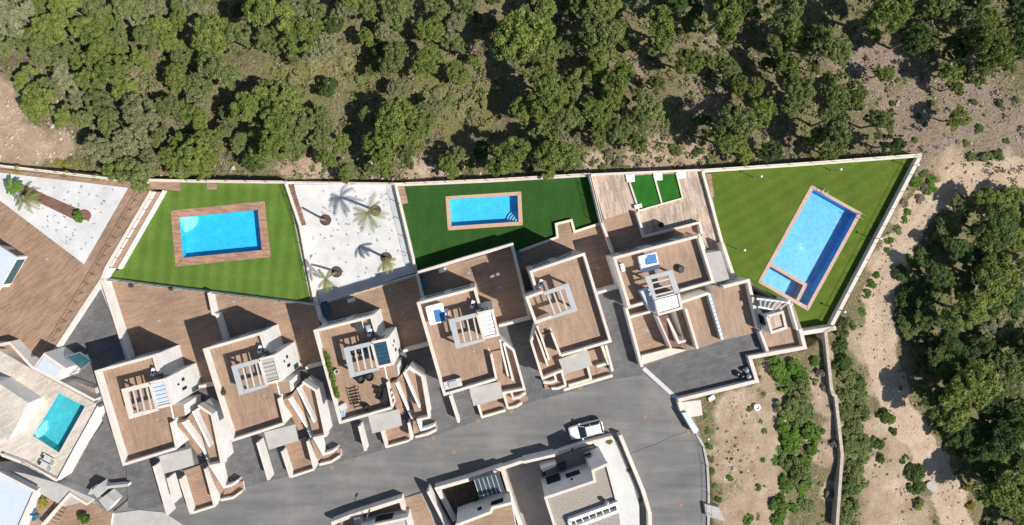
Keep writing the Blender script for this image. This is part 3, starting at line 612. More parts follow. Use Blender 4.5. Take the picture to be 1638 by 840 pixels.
def villa(nw, sw, label, mirror=False, pergola='pergola_grey', panel='white', open_top=False, slat='lightgrey', zlow=-3.2, canopy=True, fr=1.0, style='short'):
    f = frame(nw, sw, mirror); base = f(715, 550, 0); t = thing('villa', label, 'house', base)
    def q(pts, z): return [f(p[0], p[1], z)-Vector((base.x, base.y, 0)) for p in pts]
    def X(pts, keep=0.0):  # stretch the street yard of villas that stand farther from the street
        out = []
        for x, y in pts:
            d = max(0.0, x*.277+y*.961-804-keep)*(fr-1); out.append((x+.277*d, y+.961*d))
        return out
    def blk(name, pts, zm, z0, z1, mat, mt=None):
        mb = MB(); mb.prism(q(pts, zm), z0, z1, 0, 1); return mb.build(name, [M[mat], M[mt or mat]], t)
    def rib(name, pts, zm, w, z0, z1, mat='plaster', cop='coping', zt=None):
        mb = MB(); P = q(pts, zm); mb.ribbon(P, w, z0, zt or z1); o = mb.build(name, M[mat], t)
        if cop:
            c = MB(); tt = [x+0.05 for x in (zt or [z1]*len(pts))]; c.ribbon(P, w+0.04, 0, tt)
            for i, vv in enumerate(c.v):
                if i % 4 < 2: c.v[i] = (vv[0], vv[1], tt[i//4]-0.047)
            c.build('coping', M[cop], o)
        return o
    # main block with the roof deck, lower east wing, stair tower
    blk('wall', [(667.5,484.5),(760,460.5),(768,492),(777,530),(785,566),(794,607.5),(710.3,632.6)], 6, zlow, 4.95, 'plaster')
    blk('roof_deck', [(669,485),(759,462),(767,493),(776,530),(783,566),(792,606),(711,631)], 5, 4.9, 5.0, 'deck_roof')
    if style == 'short': blk('wall', [(778,541),(799,540),(820.5,561),(838,622.5),(800,630),(792,600)], 3.5, zlow, 2.35, 'plaster')
    if style == 'short': blk('entry_deck', [(778,542),(799,541),(819,562),(836,621.5),(802,628),(793,600)], 2.4, 2.3, 2.4, 'deck_roof')
    if not open_top:
        blk('stair_tower', [(761.5,500.8),(789,494.6),(799,537.4),(772.5,543.4)], 7.8, zlow, 7.35, 'plaster')
        rib('parapet', [(763,502.5),(787.5,497),(797,536),(773.6,541.4),(763,502.5)], 7.8, 0.26, 7.34, 7.62)
        N_ = 6
        for k in range(N_):   # single roofing panels laid with a gap
            u0, u1 = k/N_+0.012, (k+1)/N_-0.012
            L = lambda u, s_: (764.8+s_*21.5+u*9.6, 504.2-s_*4.9+u*36.6)
            mb = MB(); mb.prism(q([L(u0, 0), L(u0, 1), L(u1, 1), L(u1, 0)], 7.7), 7.42, 7.52); mb.build('roof_panel', M[panel], t)
        mb = MB(); mb.prism(q([(764,503.5),(786.6,498.3),(796.2,535.4),(774,540.5)], 7.65), 7.34, 7.41); mb.build('roof', M['concrete'], t)
    else:
        rib('stairwell_wall', [(772.5,543.4),(799,537.4),(789,494.6),(761.5,500.8)], 7.8, 0.3, 4.9, 7.6)
        blk('stairwell_base', [(768,502),(789,497),(799,537.4),(776,542)], 5.2, zlow, 4.98, 'plaster', 'deck')
    # parapets
    rib('parapet', [(767.5,490),(759,461.8),(669,485.3),(711.2,631),(757,617.5)], 6, 0.28, 4.9, 6.0)
    rib('parapet', [(757.4,617.4),(793,606.6)], 6, 0.26, 4.9, 6.0, cop='cream')
    rib('parapet', [(785.5,566),(794,606.2)], 6, 0.24, 4.9, 6.0)
    # pergola beside the tower
    pg = blk('pergola', [(717.7,511.4),(726.5,509.2),(738.4,556.4),(729.8,558.6)], 7.6, 7.36, 7.56, pergola)
    for pts in ([(726.7,509.2),(761,500.8),(762.6,507.2),(728.4,515.8)], [(737,549.6),(773.4,541.6),(777,545.4),(738.6,556.3)]):
        mb = MB(); mb.prism(q(pts, 7.6), 7.38, 7.57); mb.build('beam', M[pergola], pg)
    for s_ in (((736.5,514),(744,549)), ((747,511.4),(754.6,546.6)), ((757.5,508.8),(765,544))):
        mb = MB(); mb.ribbon(q(s_, 7.5), 0.17, 7.40, 7.52); mb.build('slat', M[slat], pg)
    for p in ((720.5,514),(731,555.5)):
        c = q([p], 7.4)[0]; mb = MB(); mb.box((c.x, c.y, 6.18), (0.22, 0.22, 2.36)); mb.build('post', M[pergola], pg)
    if style == 'short':
        # outside stair from roof deck down to the entry deck, its flank wall, east parapet
        A0, A1, B0, B1 = f(785,560,3.7), f(800.5,557,3.7), f(796,605,3.7), f(812.5,603,3.7); st = MB(); n = 12; bb = Vector((base.x, base.y, 0))
        for k in range(n):
            u0, u1 = k/n, (k+1)/n
            st.prism([A0.lerp(B0, u0)-bb, A1.lerp(B1, u0)-bb, A1.lerp(B1, u1)-bb, A0.lerp(B0, u1)-bb], 2.3, 5.0-(k+1)*2.6/(n+1), 0)
        st.build('stair', M['deck_roof'], t)
        blk('landing', [(775,541),(799,540),(801,557),(784,561)], 5, 2.3, 4.99, 'plaster', 'deck_roof')
        rib('stair_wall', [(799,541),(802.5,558),(813.5,605)], 4.2, 0.2, 2.3, 5.0, zt=[5.0,4.8,3.3])
        rib('stair_wall', [(805.5,548),(808.5,560),(821,611)], 4.0, 0.2, 2.3, 4.6, zt=[4.4,4.2,3.4])
        rib('parapet', [(800,543.5),(821.6,560.5),(839,622.5),(803,629.3)], 3.5, 0.25, 2.3, 3.45)
        # street side: canopy, entrance yard, planters, low walls
        if canopy: blk('canopy', [(750.4,622),(800,610.3),(804.6,636.6),(757.4,649.8)], 3.5, 3.25, 3.45, 'concrete')
        rib('front_wall', [(757.5,622),(760,631)], 1.0, 0.3, 0, 3.2, cop=None)
        blk('entrance_floor', X([(764,640),(806,629),(811.5,654),(771,666)]), 0.3, -0.5, 0.3, 'plaster', 'deck')
        blk('planter', X([(806,630),(838,623),(845,640),(812.5,653)]), 0.35, -0.5, 0.35, 'plaster', 'deck')
        if fr > 1.3: rib('front_wall', X([(757,645),(762,663)]), 1.9, 0.28, -0.5, 1.9)
        rib('front_wall', X([(720,633),(734,676)]), 1.7, 0.28, -0.5, 1.7)
        rib('front_wall', X([(764.4,646),(771.3,667.4),(808.5,656.5)]), 0.95, 0.25, -0.5, 0.95, cop='cream')
        rib('front_wall', X([(805.4,629.7),(812.4,653)]), 1.7, 0.25, -0.5, 1.7)
        rib('front_wall', X([(817,625),(821.6,638),(831,635.5),(841,628.5)]), 1.2, 0.22, -0.5, 1.2)
        rib('front_wall', X([(812,653.5),(826,650.5),(835,645)]), 0.9, 0.24, -0.5, 0.9)
    else:   # long entrance side, measured on the second villa of the row
        g = frame(nw, sw, False, H2); bb = Vector((base.x, base.y, 0))
        def S(p):   # street yard stretched or shortened along the villa
            d = max(0.0, p[0]*.3+p[1]*.954-786-18)*(fr-1); return (p[0]+.3*d, p[1]+.954*d)+tuple(p[2:])
        def G(pts): return [g(*S(p))-bb for p in pts]
        def gblk(name, pts, z, z0, z1, mat, mt=None):
            mb = MB(); mb.prism(G([(x, y, z) for x, y in pts]), z0, z1, 0, 1); return mb.build(name, [M[mat], M[mt or mat]], t)
        def grib(name, pts, w, z0, cop='coping'):
            P = G(pts); zt = [p[2] for p in pts]; mb = MB(); mb.ribbon(P, w, z0, zt); o = mb.build(name, M['plaster'], t)
            if cop:
                cc = MB(); cc.ribbon(P, w+0.04, 0, [z+0.05 for z in zt])
                for n_, vv in enumerate(cc.v):
                    if n_ % 4 < 2: cc.v[n_] = (vv[0], vv[1], zt[n_//4]+0.003)
                cc.build('coping', M[cop], o)
        def gstair(name, a0, a1, b0, b1, n, zlo):
            A0, A1, B0, B1 = G([a0, a1, b0, b1]); st = MB()
            for k in range(n):
                u0, u1 = k/n, (k+1)/n
                st.prism([A0.lerp(B0, u0), A1.lerp(B1, u0), A1.lerp(B1, u1), A0.lerp(B0, u1)], zlo, a0[2]+(b0[2]-a0[2])*(k+0.5)/n)
            st.build(name, M['deck_roof'], t)
        gstair('stair', (451,641,4.95), (463,634,4.95), (477,688,0.35), (490,684,0.35), 16, -0.5)
        gstair('stair', (464,634,3.9), (474,622,3.9), (490,684,0.9), (500,679,0.9), 12, -0.5)
        blk('landing', [(775,541),(799,540),(801,557),(784,561)], 5, -1, 4.94, 'plaster', 'deck_roof')
        gblk('wall', [(485,611.5),(505,625),(521,697),(500,701),(490,672),(476,624)], 4.0, -1, 2.85, 'plaster')
        gblk('entry_deck', [(487,615),(505,628),(521,696),(503,700),(490,660),(478,625)], 2.9, 2.8, 2.9, 'deck_roof')
        grib('stair_wall', [(462,637.5,5.0),(490.5,683,2.2),(500,703,2.2)], 0.24, -0.5, cop=None)
        grib('stair_wall', [(475.5,620.5,4.2),(503,676,4.0)], 0.22, -0.5, cop=None)
        grib('parapet', [(484,611,4.0),(505.5,625,4.0),(521,697,4.0),(501,701.5,4.0)], 0.25, 2.7)
        grib('stair_wall', [(503.5,702.5,3.6),(518,727,1.2),(530,723.5,1.2),(540,717,1.2)], 0.24, -0.5, cop=None)
        gstair('stair', (497,704,2.7), (504,702,2.7), (509,738,0.4), (517,730,0.4), 9, -0.5)
        gblk('planter', [(510,742),(518,728),(545,718),(547,729)], 0.3, -0.5, 0.3, 'plaster', 'deck')
        grib('front_wall', [(511,743.5,0.9),(530,739,0.9),(544,730,0.9)], 0.24, -0.5)
        gblk('entrance_floor', [(455,712),(489,700),(503,748),(467,760)], 0.3, -0.5, 0.3, 'plaster', 'deck')
        grib('front_wall', [(491.5,706,2.4),(503,750,2.2)], 0.25, -0.5)
        grib('front_wall', [(451,722,1.7),(465,764,1.6)], 0.25, -0.5); grib('front_wall', [(465.6,763,1.0),(502,751,1.0)], 0.22, -0.5, cop='cream')
        grib('front_wall', [(412,708,1.9),(430,768,1.9)], 0.28, -0.5)
        if fr > 1.1: grib('front_wall', [(433,722,1.9),(441,752,1.9)], 0.3, -0.5)
        if canopy: blk('canopy', [(750.4,622),(800,610.3),(804.6,636.6),(757.4,649.8)], 3.5, 3.25, 3.45, 'concrete')
    # windows and doors
    off = Vector((base.x, base.y, 0))
    def op(a, b, z0, z1, **k): opening(t, f(*a, 6)-off, f(*b, 6)-off, z0, z1, rel=Vector((0, 0, 0)), **k)
    op((676,482.4),(709,473.9), 1.2, 3.0, name='window', gmat='skyglass', fr='lightgrey'); op((720,471.0),(752,462.7), 1.2, 3.0, name='window', gmat='skyglass', fr='lightgrey')
    op((676,482.4),(709,473.9), -2.0, 0.3, name='glass_door', gmat='skyglass', fr='lightgrey'); op((720,471.0),(752,462.7), -2.0, 0.3, name='glass_door', gmat='skyglass', fr='lightgrey')
    op((715,631.2),(733,625.8), 0.9, 2.6, name='window')
    if not open_top:
        def ot(a, b, z0, z1, **k): opening(t, f(*a, 7.8)-off, f(*b, 7.8)-off, z0, z1, rel=Vector((0, 0, 0)), **k)
        ot((792.0,507),(793.0,511.5), 3.4, 4.1); ot((792.8,511.5),(793.6,514.5), 4.9, 5.4); ot((795.2,521),(796.2,525.5), 3.3, 4.5); ot((797,529),(798.8,536.6), 0.2, 2.1, gmat='tealglass', name='door')
        ot((769,499.0),(780,496.6), 5.05, 7.1, name='door', gmat='tealglass')
    # roof drain and air-conditioning unit
    c = q([(756,487)], 5.6)[0]; ac = MB(); ac.box((c.x, c.y, 5.45), (0.4, 0.95, 0.7), R(-15)); o = ac.build('air_conditioner', M['white'], t)
    ac = MB(); ac.lathe((c.x, c.y, 5.8), [(0.15, 0), (0.15, 0.015)], 12); ac.build('fan_grille', M['dark'], o)
    fH_T.append((t, base)); mb = MB(); c = q([(758,562)], 5)[0]; mb.box((c.x, c.y, 5.006), (0.2, 0.2, 0.012)); mb.build('drain', M['bluedrain'], t)
    return f
fH[1] = villa((151.7,593.3),(197.2,745.5), 'leftmost white villa of the row, roof deck with beige framed pergola', pergola='coping', panel='palewhite', fr=1.3, style='long')
fH[2] = villa((325,558.3),(371.7,706.7), 'second white villa of the row, empty roof deck with grey pergola', panel='concrete', fr=1.0, style='long')
fH[3] = villa((501.7,528.3),(543.3,678.3), 'white villa with dark furniture and hedge on its roof deck', panel='blueglass', fr=0.62, style='long')
fH[4] = villa((667,484),(710,633.4), 'white villa with covered spa at corner of its roof deck', panel='white')
fH[5] = villa((935,404.5),(978.5,547), 'white villa with empty roof deck and pergola on its left side', mirror=True, open_top=True)
# street yard of the mirrored villa
t5, b5 = fH_T[4]; o5 = Vector((b5.x, b5.y, 0))
mb = MB(); mb.prism([p-o5 for p in A([(897,575),(963,555),(976,603),(904,623)], 0.33)], -0.4, 0.33); mb.build('entrance_floor', M['deck_roof'], t5)
for pts, z, cp in (([(902,624),(980,601)], 1.0, 'cream'), ([(963,553),(974,583)], 1.6, 'cream'), ([(955,586.5),(974,581)], 1.2, 'cream')):
    P = [p-o5 for p in A(pts, z)]; mb = MB(); mb.ribbon(P, 0.28, -0.4, z); wo = mb.build('front_wall', M['plaster'], t5); mb = MB(); mb.ribbon(P, 0.32, z+0.003, z+0.05); mb.build('coping', M[cp], wo)
# rightmost villa of the row
def villa_right():
    t = thing('villa', 'rightmost white villa of the row with wide roof deck and spa', 'house', at(1060,440,0)); o0 = Vector((t.location.x, t.location.y, 0))
    def q(pts, z): return [p-o0 for p in A(pts, z)]
    def blk(name, pts, zm, z0, z1, mat, mt=None, par=t):
        mb = MB(); mb.prism(q(pts, zm), z0, z1, 0, 1); return mb.build(name, [M[mat], M[mt or mat]], par)
    def rib(name, pts, zm, w, z0, z1, cop='coping', par=t):
        mb = MB(); P = q(pts, zm); mb.ribbon(P, w, z0, z1); o = mb.build(name, M['plaster'], par)
        if cop:
            c = MB(); c.ribbon(P, w+0.04, z1+0.003, z1+0.05); c.build('coping', M[cop], o)
        return o
    blk('wall', [(982,412),(1118,376.5),(1140.5,451),(1088,465),(1091,478),(1048,490),(1006,492.5)], 3.2, -4, 2.15, 'plaster')
    blk('roof_deck', [(984,412.5),(1117,378),(1139,450),(1086,465),(1047,488),(1007,491)], 2.2, 2.1, 2.2, 'deck_roof')
    rib('parapet', [(1047,480),(1007,491.5),(983,412.8),(1117.5,378)], 3.2, 0.3, 2.1, 3.2)
    rib('parapet', [(1117.5,374.5),(1120,385),(1140.5,450.5),(1088,465)], 3.2, 0.3, 2.1, 3.2, cop='cream')
    blk('stair_tower', [(1048,479),(1086.5,468.5),(1092.5,493.5),(1053.5,505)], 5.0, -3, 4.55, 'plaster')
    rib('parapet', [(1049.5,481),(1055,503.5),(1091,493),(1086,470)], 5.0, 0.26, 4.54, 4.82)
    for k in range(6):
        u0, u1 = k/6+0.012, (k+1)/6-0.012
        L = lambda u, s_: (1051.5+u*34+s_*4.6, 480.2-u*8.8+s_*21)
        mb = MB(); mb.prism(q([L(u0, 0), L(u1, 0), L(u1, 1), L(u0, 1)], 4.9), 4.62, 4.72); mb.build('roof_panel', M['white'], t)
    blk('shaded_face_block', [(1024,466),(1038,462),(1047,478),(1052,500),(1040,497)], 3.7, 2.1, 3.8, 'palewhite')  # added block, its pale blue painting the tower's west face in shade
    pg = blk('pergola', [(1031.4,442.9),(1040,440.6),(1050.5,477),(1045.7,480)], 4.8, 4.56, 4.76, 'pergola_grey')
    for pts in ([(1040.2,440.5),(1075.7,431.4),(1077.6,438),(1042,447)], [(1069,440.2),(1077.7,438),(1088,468),(1079.5,470.3)]):
        mb = MB(); mb.prism(q(pts, 4.8), 4.58, 4.77); mb.build('beam', M['pergola_grey'], pg)
    for a, b in (((1043.5,453),(1071.5,446)), ((1046,463),(1074.5,456)), ((1048.5,472.5),(1077,465.5))):
        mb = MB(); mb.ribbon(q([a, b], 4.7), 0.17, 4.60, 4.72); mb.build('slat', M['lightgrey'], pg)
    for p in ((1034,446), (1073,434.5)):
        c = q([p], 4.6)[0]; mb = MB(); mb.box((c.x, c.y, 3.38), (0.22, 0.22, 2.36)); mb.build('post', M['pergola_grey'], pg)
    st = MB(); A0, A1, B0, B1 = q([(1052,507),(1066,503),(1074,560),(1096,556)], 1.5)
    for k in range(12):
        u0, u1 = k/12, (k+1)/12
        st.prism([A0.lerp(B0, u0), A1.lerp(B1, u0), A1.lerp(B1, u1), A0.lerp(B0, u1)], 0, 2.1-k*0.15, 0)
    st.build('stair', M['deck_dark'], t)
    rib('stair_wall', [(1051,506),(1073,557)], 2.0, 0.14, 0, 2.3)
    blk('grey_slab', [(1129,405.3),(1152.5,401.4),(1167,446),(1144.7,455)], 0.6, -3, 0.6, 'plaster', 'concrete')
    rib('slab_rail', [(1121,379),(1130,405),(1142,402)], -0.4, 0.14, -3, -0.4, cop='cream')
    for a, b in (((1000,407.5),(1030,399.6)), ((1050,394.2),(1085,385)), ((1092,383.2),(1110,378.5))):
        opening(t, at(*a, 3.2)-o0, at(*b, 3.2)-o0, 0.3, 1.8, rel=Vector((0, 0, 0)), gmat='skyglass', fr='lightgrey')
        opening(t, at(*a, 3.2)-o0, at(*b, 3.2)-o0, -2.15, -0.2, rel=Vector((0, 0, 0)), name='glass_door', gmat='skyglass', fr='lightgrey')
    c = q([(996,428)], 2.8)[0]; ac = MB(); ac.box((c.x, c.y, 2.65), (0.4, 0.95, 0.7), R(16)); ac.build('air_conditioner', M['white'], t)
villa_right()
# small corner tower and its pergola beside the right pool
t = thing('corner_tower', 'small white corner tower with flat roof below right pool', 'tower', at(1238,520,0)); o0 = Vector((t.location.x, t.location.y, 0))
mb = MB(); mb.prism([p-o0 for p in A([(1225.5,505),(1253.4,497.4),(1259.6,525.3),(1233.3,534.5)], 3.0)], -3, 2.7); mb.build('wall', M['plaster'], t)
mb = MB(); P = [p-o0 for p in A([(1227.5,506.3),(1252,499.5),(1257.6,524.4),(1234.6,532),(1227.5,506.3)], 3.0)]; mb.ribbon(P, 0.32, 2.7, 3.0); mb.build('parapet', M['coping'], t)
mb = MB(); mb.prism([p-o0 for p in A([(1229.5,508),(1251,502),(1255.5,523),(1236,529.5)], 2.8)], 2.7, 2.75); mb.build('roof', M['deck_pale'], t)
opening(t, at(1224.6,507,3)-o0, at(1229.5,522,3)-o0, 0.3, 2.2, rel=Vector((0, 0, 0)), name='door')
t = thing('pergola', 'small slatted pergola between corner tower and right pool', 'pergola', at(1238,485,0)); o0 = Vector((t.location.x, t.location.y, 0))
for a, b in (((1211,478),(1264,485)), ((1213,491),(1246,497))):
    mb = MB(); mb.ribbon([p-o0 for p in A([a, b], 2.4)], 0.22, 2.2, 2.42); mb.build('beam', M['plaster'], t)
for k in range(6):
    u = (k+0.5)/6; mb = MB(); mb.ribbon([p-o0 for p in A([(1212+51*u, 479.2+6.5*u), (1214+34*u, 490+6.5*u)], 2.5)], 0.22, 2.43, 2.55); mb.build('slat', M['concrete'], t)
for p in ((1213,480),(1260,485),(1215,491)):
    c = at(*p, 1)-o0; mb = MB(); mb.box((c.x, c.y, -0.1), (0.16, 0.16, 4.6)); mb.build('post', M['plaster'], t)
mb = MB(); mb.prism([p-o0 for p in A([(1214,492),(1243,497),(1224,506)], 1.6)], 1.55, 1.6); mb.build('glass_roof', M['tealglass'], t)
# ------------------------------------------------------------------ other buildings
class House:
    def __init__(s, label, px, py, cat='house', name='house', z=0.0):
        s.t = thing(name, label, cat, at(px, py, z)); s.o = Vector((s.t.location.x, s.t.location.y, z))
    def q(s, pts, z): return [p-s.o for p in A(pts, z)]
    def blk(s, name, pts, zm, z0, z1, mat, mt=None, par=None):
        mb = MB(); mb.prism(s.q(pts, zm), z0-s.o.z, z1-s.o.z, 0, 1); return mb.build(name, [M[mat], M[mt or mat]], par or s.t)
    def rib(s, name, pts, zm, w, z0, z1, mat='plaster', cop='coping', par=None):
        P = s.q(pts, zm); mb = MB(); mb.ribbon(P, w, z0-s.o.z, z1-s.o.z); o = mb.build(name, M[mat], par or s.t)
        if cop: c = MB(); c.ribbon(P, w+0.04, z1+0.003-s.o.z, z1+0.05-s.o.z); c.build('coping', M[cop], o)
        return o
    def win(s, a, b, zm, z0, z1, **k): return opening(s.t, at(*a, zm)-s.o, at(*b, zm)-s.o, z0-s.o.z, z1-s.o.z, rel=Vector((0, 0, 0)), **k)
# villa whose corner shows at the left edge
h = House('white roof corner of villa cut by left edge above brown deck', -30, 415)
h.blk('wall', [(-120,372),(-4,397),(20,412),(-10,462),(-120,470)], 3.4, 0.5, 3.1, 'plaster'); h.blk('roof', [(-120,366),(-6,391),(26.5,411.5),(-4,466),(-120,474)], 3.5, 3.12, 3.42, 'plaster', 'palewhite')
h.win((2,401),(16.5,410), 3.4, 0.8, 2.8, gmat='tealglass')
h.win((17,416.5),(-6,456), 3.4, 0.8, 2.8, gmat='tealglass')
# bottom left villa with turquoise pool
DK = 1.9
h = House('white villa with turquoise pool deck at lower left', 40, 680, z=0)
mbp = [(-120,560),(0,561),(50,590),(152,645),(156,655),(90,768),(40,742),(0,728),(-120,700)]
sl = slab('pool_deck', mbp, DK, M['deck_cream'], z0=-3, hole=midring(P4o, P4i)); sl.name = 'pool_deck'
pool(P4o, P4i, DK, 'turquoise pool on pale stone deck of lower left villa', pool_tile('turquoise_tiles', (0.06, 0.42, 0.47)), None, M['deck_cream_rim'], steps=None, water_mat=water('pool_water_turquoise', (0.88, 0.98, 0.99), 0.8, 0.05), depth=1.2)
t4 = [o for o in bpy.data.objects if o.get('label', '').startswith('turquoise pool')][0]
for k in range(4):
    c = at(57.5+k*3.0, 694-k*3.4, DK)-t4.location; st = MB(); st.box((c.x, c.y, -1.0+0.12*(3-k)), (0.3, 1.25, 0.3+0.24*(3-k)), R(-28)+0.62); st.build('step', M['step_blue'], t4)
h.rib('parapet', [(-120,556),(0,552),(14,549),(50,588),(150,641)], 2.5, 0.3, -2.5, DK+0.4, cop='coping')
h.rib('parapet', [(155,652),(91,769)], 2.6, 0.35, -2.5, DK+0.35, cop=None); h.rib('parapet', [(89,770),(40,744),(0,729)], 2.7, 0.3, -2.5, DK+0.5)
h.blk('roof_block', [(-120,600),(-5,612),(45,645),(14,703),(-120,690)], 4.6, DK-0.1, 4.5, 'plaster', 'deck_cream')
h.blk('stair_head', [(50,590),(68,565),(103.6,590),(91,609.6)], 4.2, -2, 3.9, 'plaster', 'coping'); h.blk('hatch', [(56,589.5),(69,571),(98,591),(89,604)], 4.1, 3.9, 4.0, 'palewhite')
h.blk('outer_stair', [(104,606),(150,622),(158,652),(152,645)], 1.2, -2, 1.0, 'plaster', 'deck')
h.blk('wall', [(0,752),(40,760),(92,775),(150,800),(100,812),(60,790),(-100,760)], 1.5, -2, 1.2, 'plaster', 'concrete')
gt = thing('glass_canopy', 'dark glass canopy with metal frame beside stair head', 'canopy', at(118,580,0)); go = Vector((gt.location.x, gt.location.y, 0))
G4 = [(90,575),(128,563.5),(147,576.5),(125,598),(106,601)]
for a, b in zip(G4, G4[1:]+G4[:1]): mb = MB(); mb.ribbon([p-go for p in A([a, b], 2.0)], 0.12, 1.9, 2.05); mb.build('frame_bar', M['steel'], gt)
mb = MB(); mb.ribbon([p-go for p in A([(106,570),(130,590)], 2.0)], 0.12, 1.92, 2.06); mb.build('frame_bar', M['steel'], gt)
for pts in ([(91,576),(105,571),(121,585),(106,600)], [(107.5,570),(128,564.5),(145.5,576.5),(130,588.5)]):
    mb = MB(); mb.prism([p-go for p in A(pts, 2.0)], 1.94, 1.97); mb.build('pane', M['tealglass'], gt)
for p in G4: c = at(*p, 1)-go; mb = MB(); mb.box((c.x, c.y, 0.7), (0.08, 0.08, 2.4)); mb.build('post', M['steel'], gt)
def lounger(px, py, z, rz, label):
    t = thing('sun_lounger', label, 'lounger', at(px, py, z), rz, 'loungers on the pale pool deck')
    f = MB()
    for s_ in (-1, 1): f.box((0, s_*0.3, 0.3), (1.9, 0.05, 0.05))
    f.build('frame', M['white'], t)
    for a in (-0.8, 0.8):
        for s_ in (-1, 1): l = MB(); l.box((a, s_*0.3, 0.14), (0.05, 0.05, 0.28)); l.build('leg', M['white'], t)
    m_ = MB(); m_.box((-0.3, 0, 0.36), (1.25, 0.56, 0.08)); m_.build('mattress', M['lightgrey'], t)
    b = MB(); b.prism([(0.33, -0.28), (0.95, -0.28), (0.95, 0.28), (0.33, 0.28)], [0.32, 0.62, 0.62, 0.32], [0.40, 0.72, 0.72, 0.40]); b.build('backrest', M['lightgrey'], t)
    p = MB(); p.box((-0.75, 0, 0.415), (0.35, 0.5, 0.03)); p.build('towel', M['dark'], t)
lounger(80, 733, DK, R(-28), 'grey sun lounger, upper of two beside turquoise pool'); lounger(75, 743, DK, R(-28), 'grey sun lounger, lower of two beside turquoise pool')
fence([(42,737),(84,762)], DK, 1.0, 1.0, 'glass railing beside loungers on pale pool deck')
# lower left corner house and small yard
h = House('house with pale blue flat roof in lower left corner', 20, 810)
h.blk('wall', [(-100,750),(0,758),(55,786),(25,860),(-100,860)], 2.4, -1, 2.2, 'plaster', 'palewhite'); h.rib('parapet', [(-100,748),(0,757),(56,786),(28,850)], 2.5, 0.3, 2.1, 2.5)
slab('yard', [(40,790),(108,783),(180,822),(170,880),(20,880)], 0.4, M['deck'], z0=-3)
wall([(66,842),(112,790),(140,807)], 1.4, z0=-1, w=0.3, label='white wall around small yard with round bush')
wall([(93,773),(140,795),(148,782),(205,776)], 0.8, z0=-1, w=0.3, label='grey white wall across lane beside leftmost villa', cop='concrete')
h = House('white gate pillar block beside lane at lower left', 160, 800, 'pillar', 'gate_pillar')
h.blk('wall', [(146,785),(158,775),(168,785),(155,797)], 1.6, -1, 1.6, 'plaster', 'concrete'); h.blk('pillar', [(158,800),(170,791),(184,803),(172,818)], 1.6, -1, 1.6, 'plaster', 'concrete')
st = thing('yard_steps', 'brown steps down into small yard at lower left', 'steps', at(90,822,0)); so = Vector((st.location.x, st.location.y, 0))
for k in range(6):
    mb = MB(); a = at(78+k*4.4, 838-k*6.2, 0.8)-so; mb.box((a.x, a.y, 0.45+k*0.09), (1.6, 0.42, 0.12), R(-22)); mb.build('step', M['deck'], st)
def chair(px, py, z, rz, label, mat, group):
    t = thing('chair', label, 'chair', at(px, py, z), rz, group)
    s_ = MB(); s_.box((0, 0, 0.42), (0.5, 0.5, 0.08)); s_.build('seat', mat, t)
    b = MB(); b.box((-0.24, 0, 0.68), (0.07, 0.5, 0.5)); b.build('backrest', mat, t)
    for a in (-0.2, 0.2):
        for c in (-0.2, 0.2): l = MB(); l.box((a, c, 0.19), (0.05, 0.05, 0.38)); l.build('leg', mat, t)
M['bluefab'] = plain('blue_chair_fabric', (0.04, 0.16, 0.28), 0.7, 0.1)
chair(57, 816, 0.4, 0.6, 'blue garden chair, upper of two by the corner palm', M['bluefab'], 'blue chairs in the corner yard'); chair(62, 825, 0.4, 0.4, 'blue garden chair, lower of two by the corner palm', M['bluefab'], 'blue chairs in the corner yard')
# houses below the street
h = House('courtyard house with grey roof at bottom edge left of centre', 600, 850)
h.blk('wall', [(575,846),(652,829),(670,900),(560,900)], 3.2, -1, 3.0, 'plaster', 'concrete'); h.rib('parapet', [(560,870),(576,845),(651,828.5),(668,890)], 3.2, 0.25, 2.9, 3.3); h.win((598,840),(626,834), 3.2, 0.8, 2.3)
h.blk('chimney', [(565,832),(575,829),(580,845),(570,848)], 2.0, 0, 2.0, 'plaster', 'concrete')
h = House('white house with slatted dark glass roof over its courtyard', 775, 830)
h.blk('wall', [(730,839),(818,806),(836,900),(745,900)], 5, -1, 4.8, 'plaster', 'deck'); h.rib('parapet', [(746,890),(731,839.5),(785,819),(788,812),(818,804.5)], 5.0, 0.3, 4.7, 5.1, cop='cream')
h.win((786,818),(806,810.5), 5, 2.4, 3.6); h.win((764,826.5),(771,823.8), 5, 2.6, 3.5)
Lr = lambda u, s_: (758.4+u*40.6+s_*9.6, 768-u*10.2+s_*29.5)
for k in range(6):
    mb = MB(); mb.prism(h.q([Lr(k/6+.01, 0), Lr((k+1)/6-.01, 0), Lr((k+1)/6-.01, 1), Lr(k/6+.01, 1)], 2.8), 2.66, 2.70); mb.build('glass_panel', M['greyglass'], h.t)
    mb = MB(); mb.ribbon(h.q([Lr(k/6, 0), Lr(k/6, 1)], 2.8), 0.07, 2.60, 2.78); mb.build('rafter', M['lightgrey'], h.t)
h.rib('beam', [Lr(0, 0), Lr(1, 0)], 2.6, 0.12, 2.45, 2.60, mat='lightgrey', cop=None)
for p in (Lr(0.02, 0.03), Lr(0.98, 0.03)): c = h.q([p], 2.4)[0]; mb = MB(); mb.box((c.x, c.y, 1.3), (0.12, 0.12, 2.4)); mb.build('post', M['lightgrey'], h.t)
h = House('house with gravel roof and narrow slit windows below parked car', 930, 790)
h.blk('wall', [(871.7,794.8),(950,768.6),(946.7,752),(971.7,741),(988,798),(1000,900),(905,900)], 6, -1, 5.8, 'plaster', 'gravelroof')
h.rib('parapet', [(900,880),(872.7,796),(951.5,769.6),(948.2,753),(971,742.6),(986.5,800)], 6, 0.28, 5.7, 6.05)
h.win((936,732.5),(947,728), 2.6, 1.6, 2.3); h.win((912,781.3),(935,773.6), 6, 1.6, 2.9); h.win((880,792),(903,784.3), 6, 0.6, 2.9); h.win((917,779.6),(921,778.3), 6, 3.4, 3.9)
h.rib('wall', [(888,729),(838,740.5)], 2.2, 0.3, 0, 2.0)
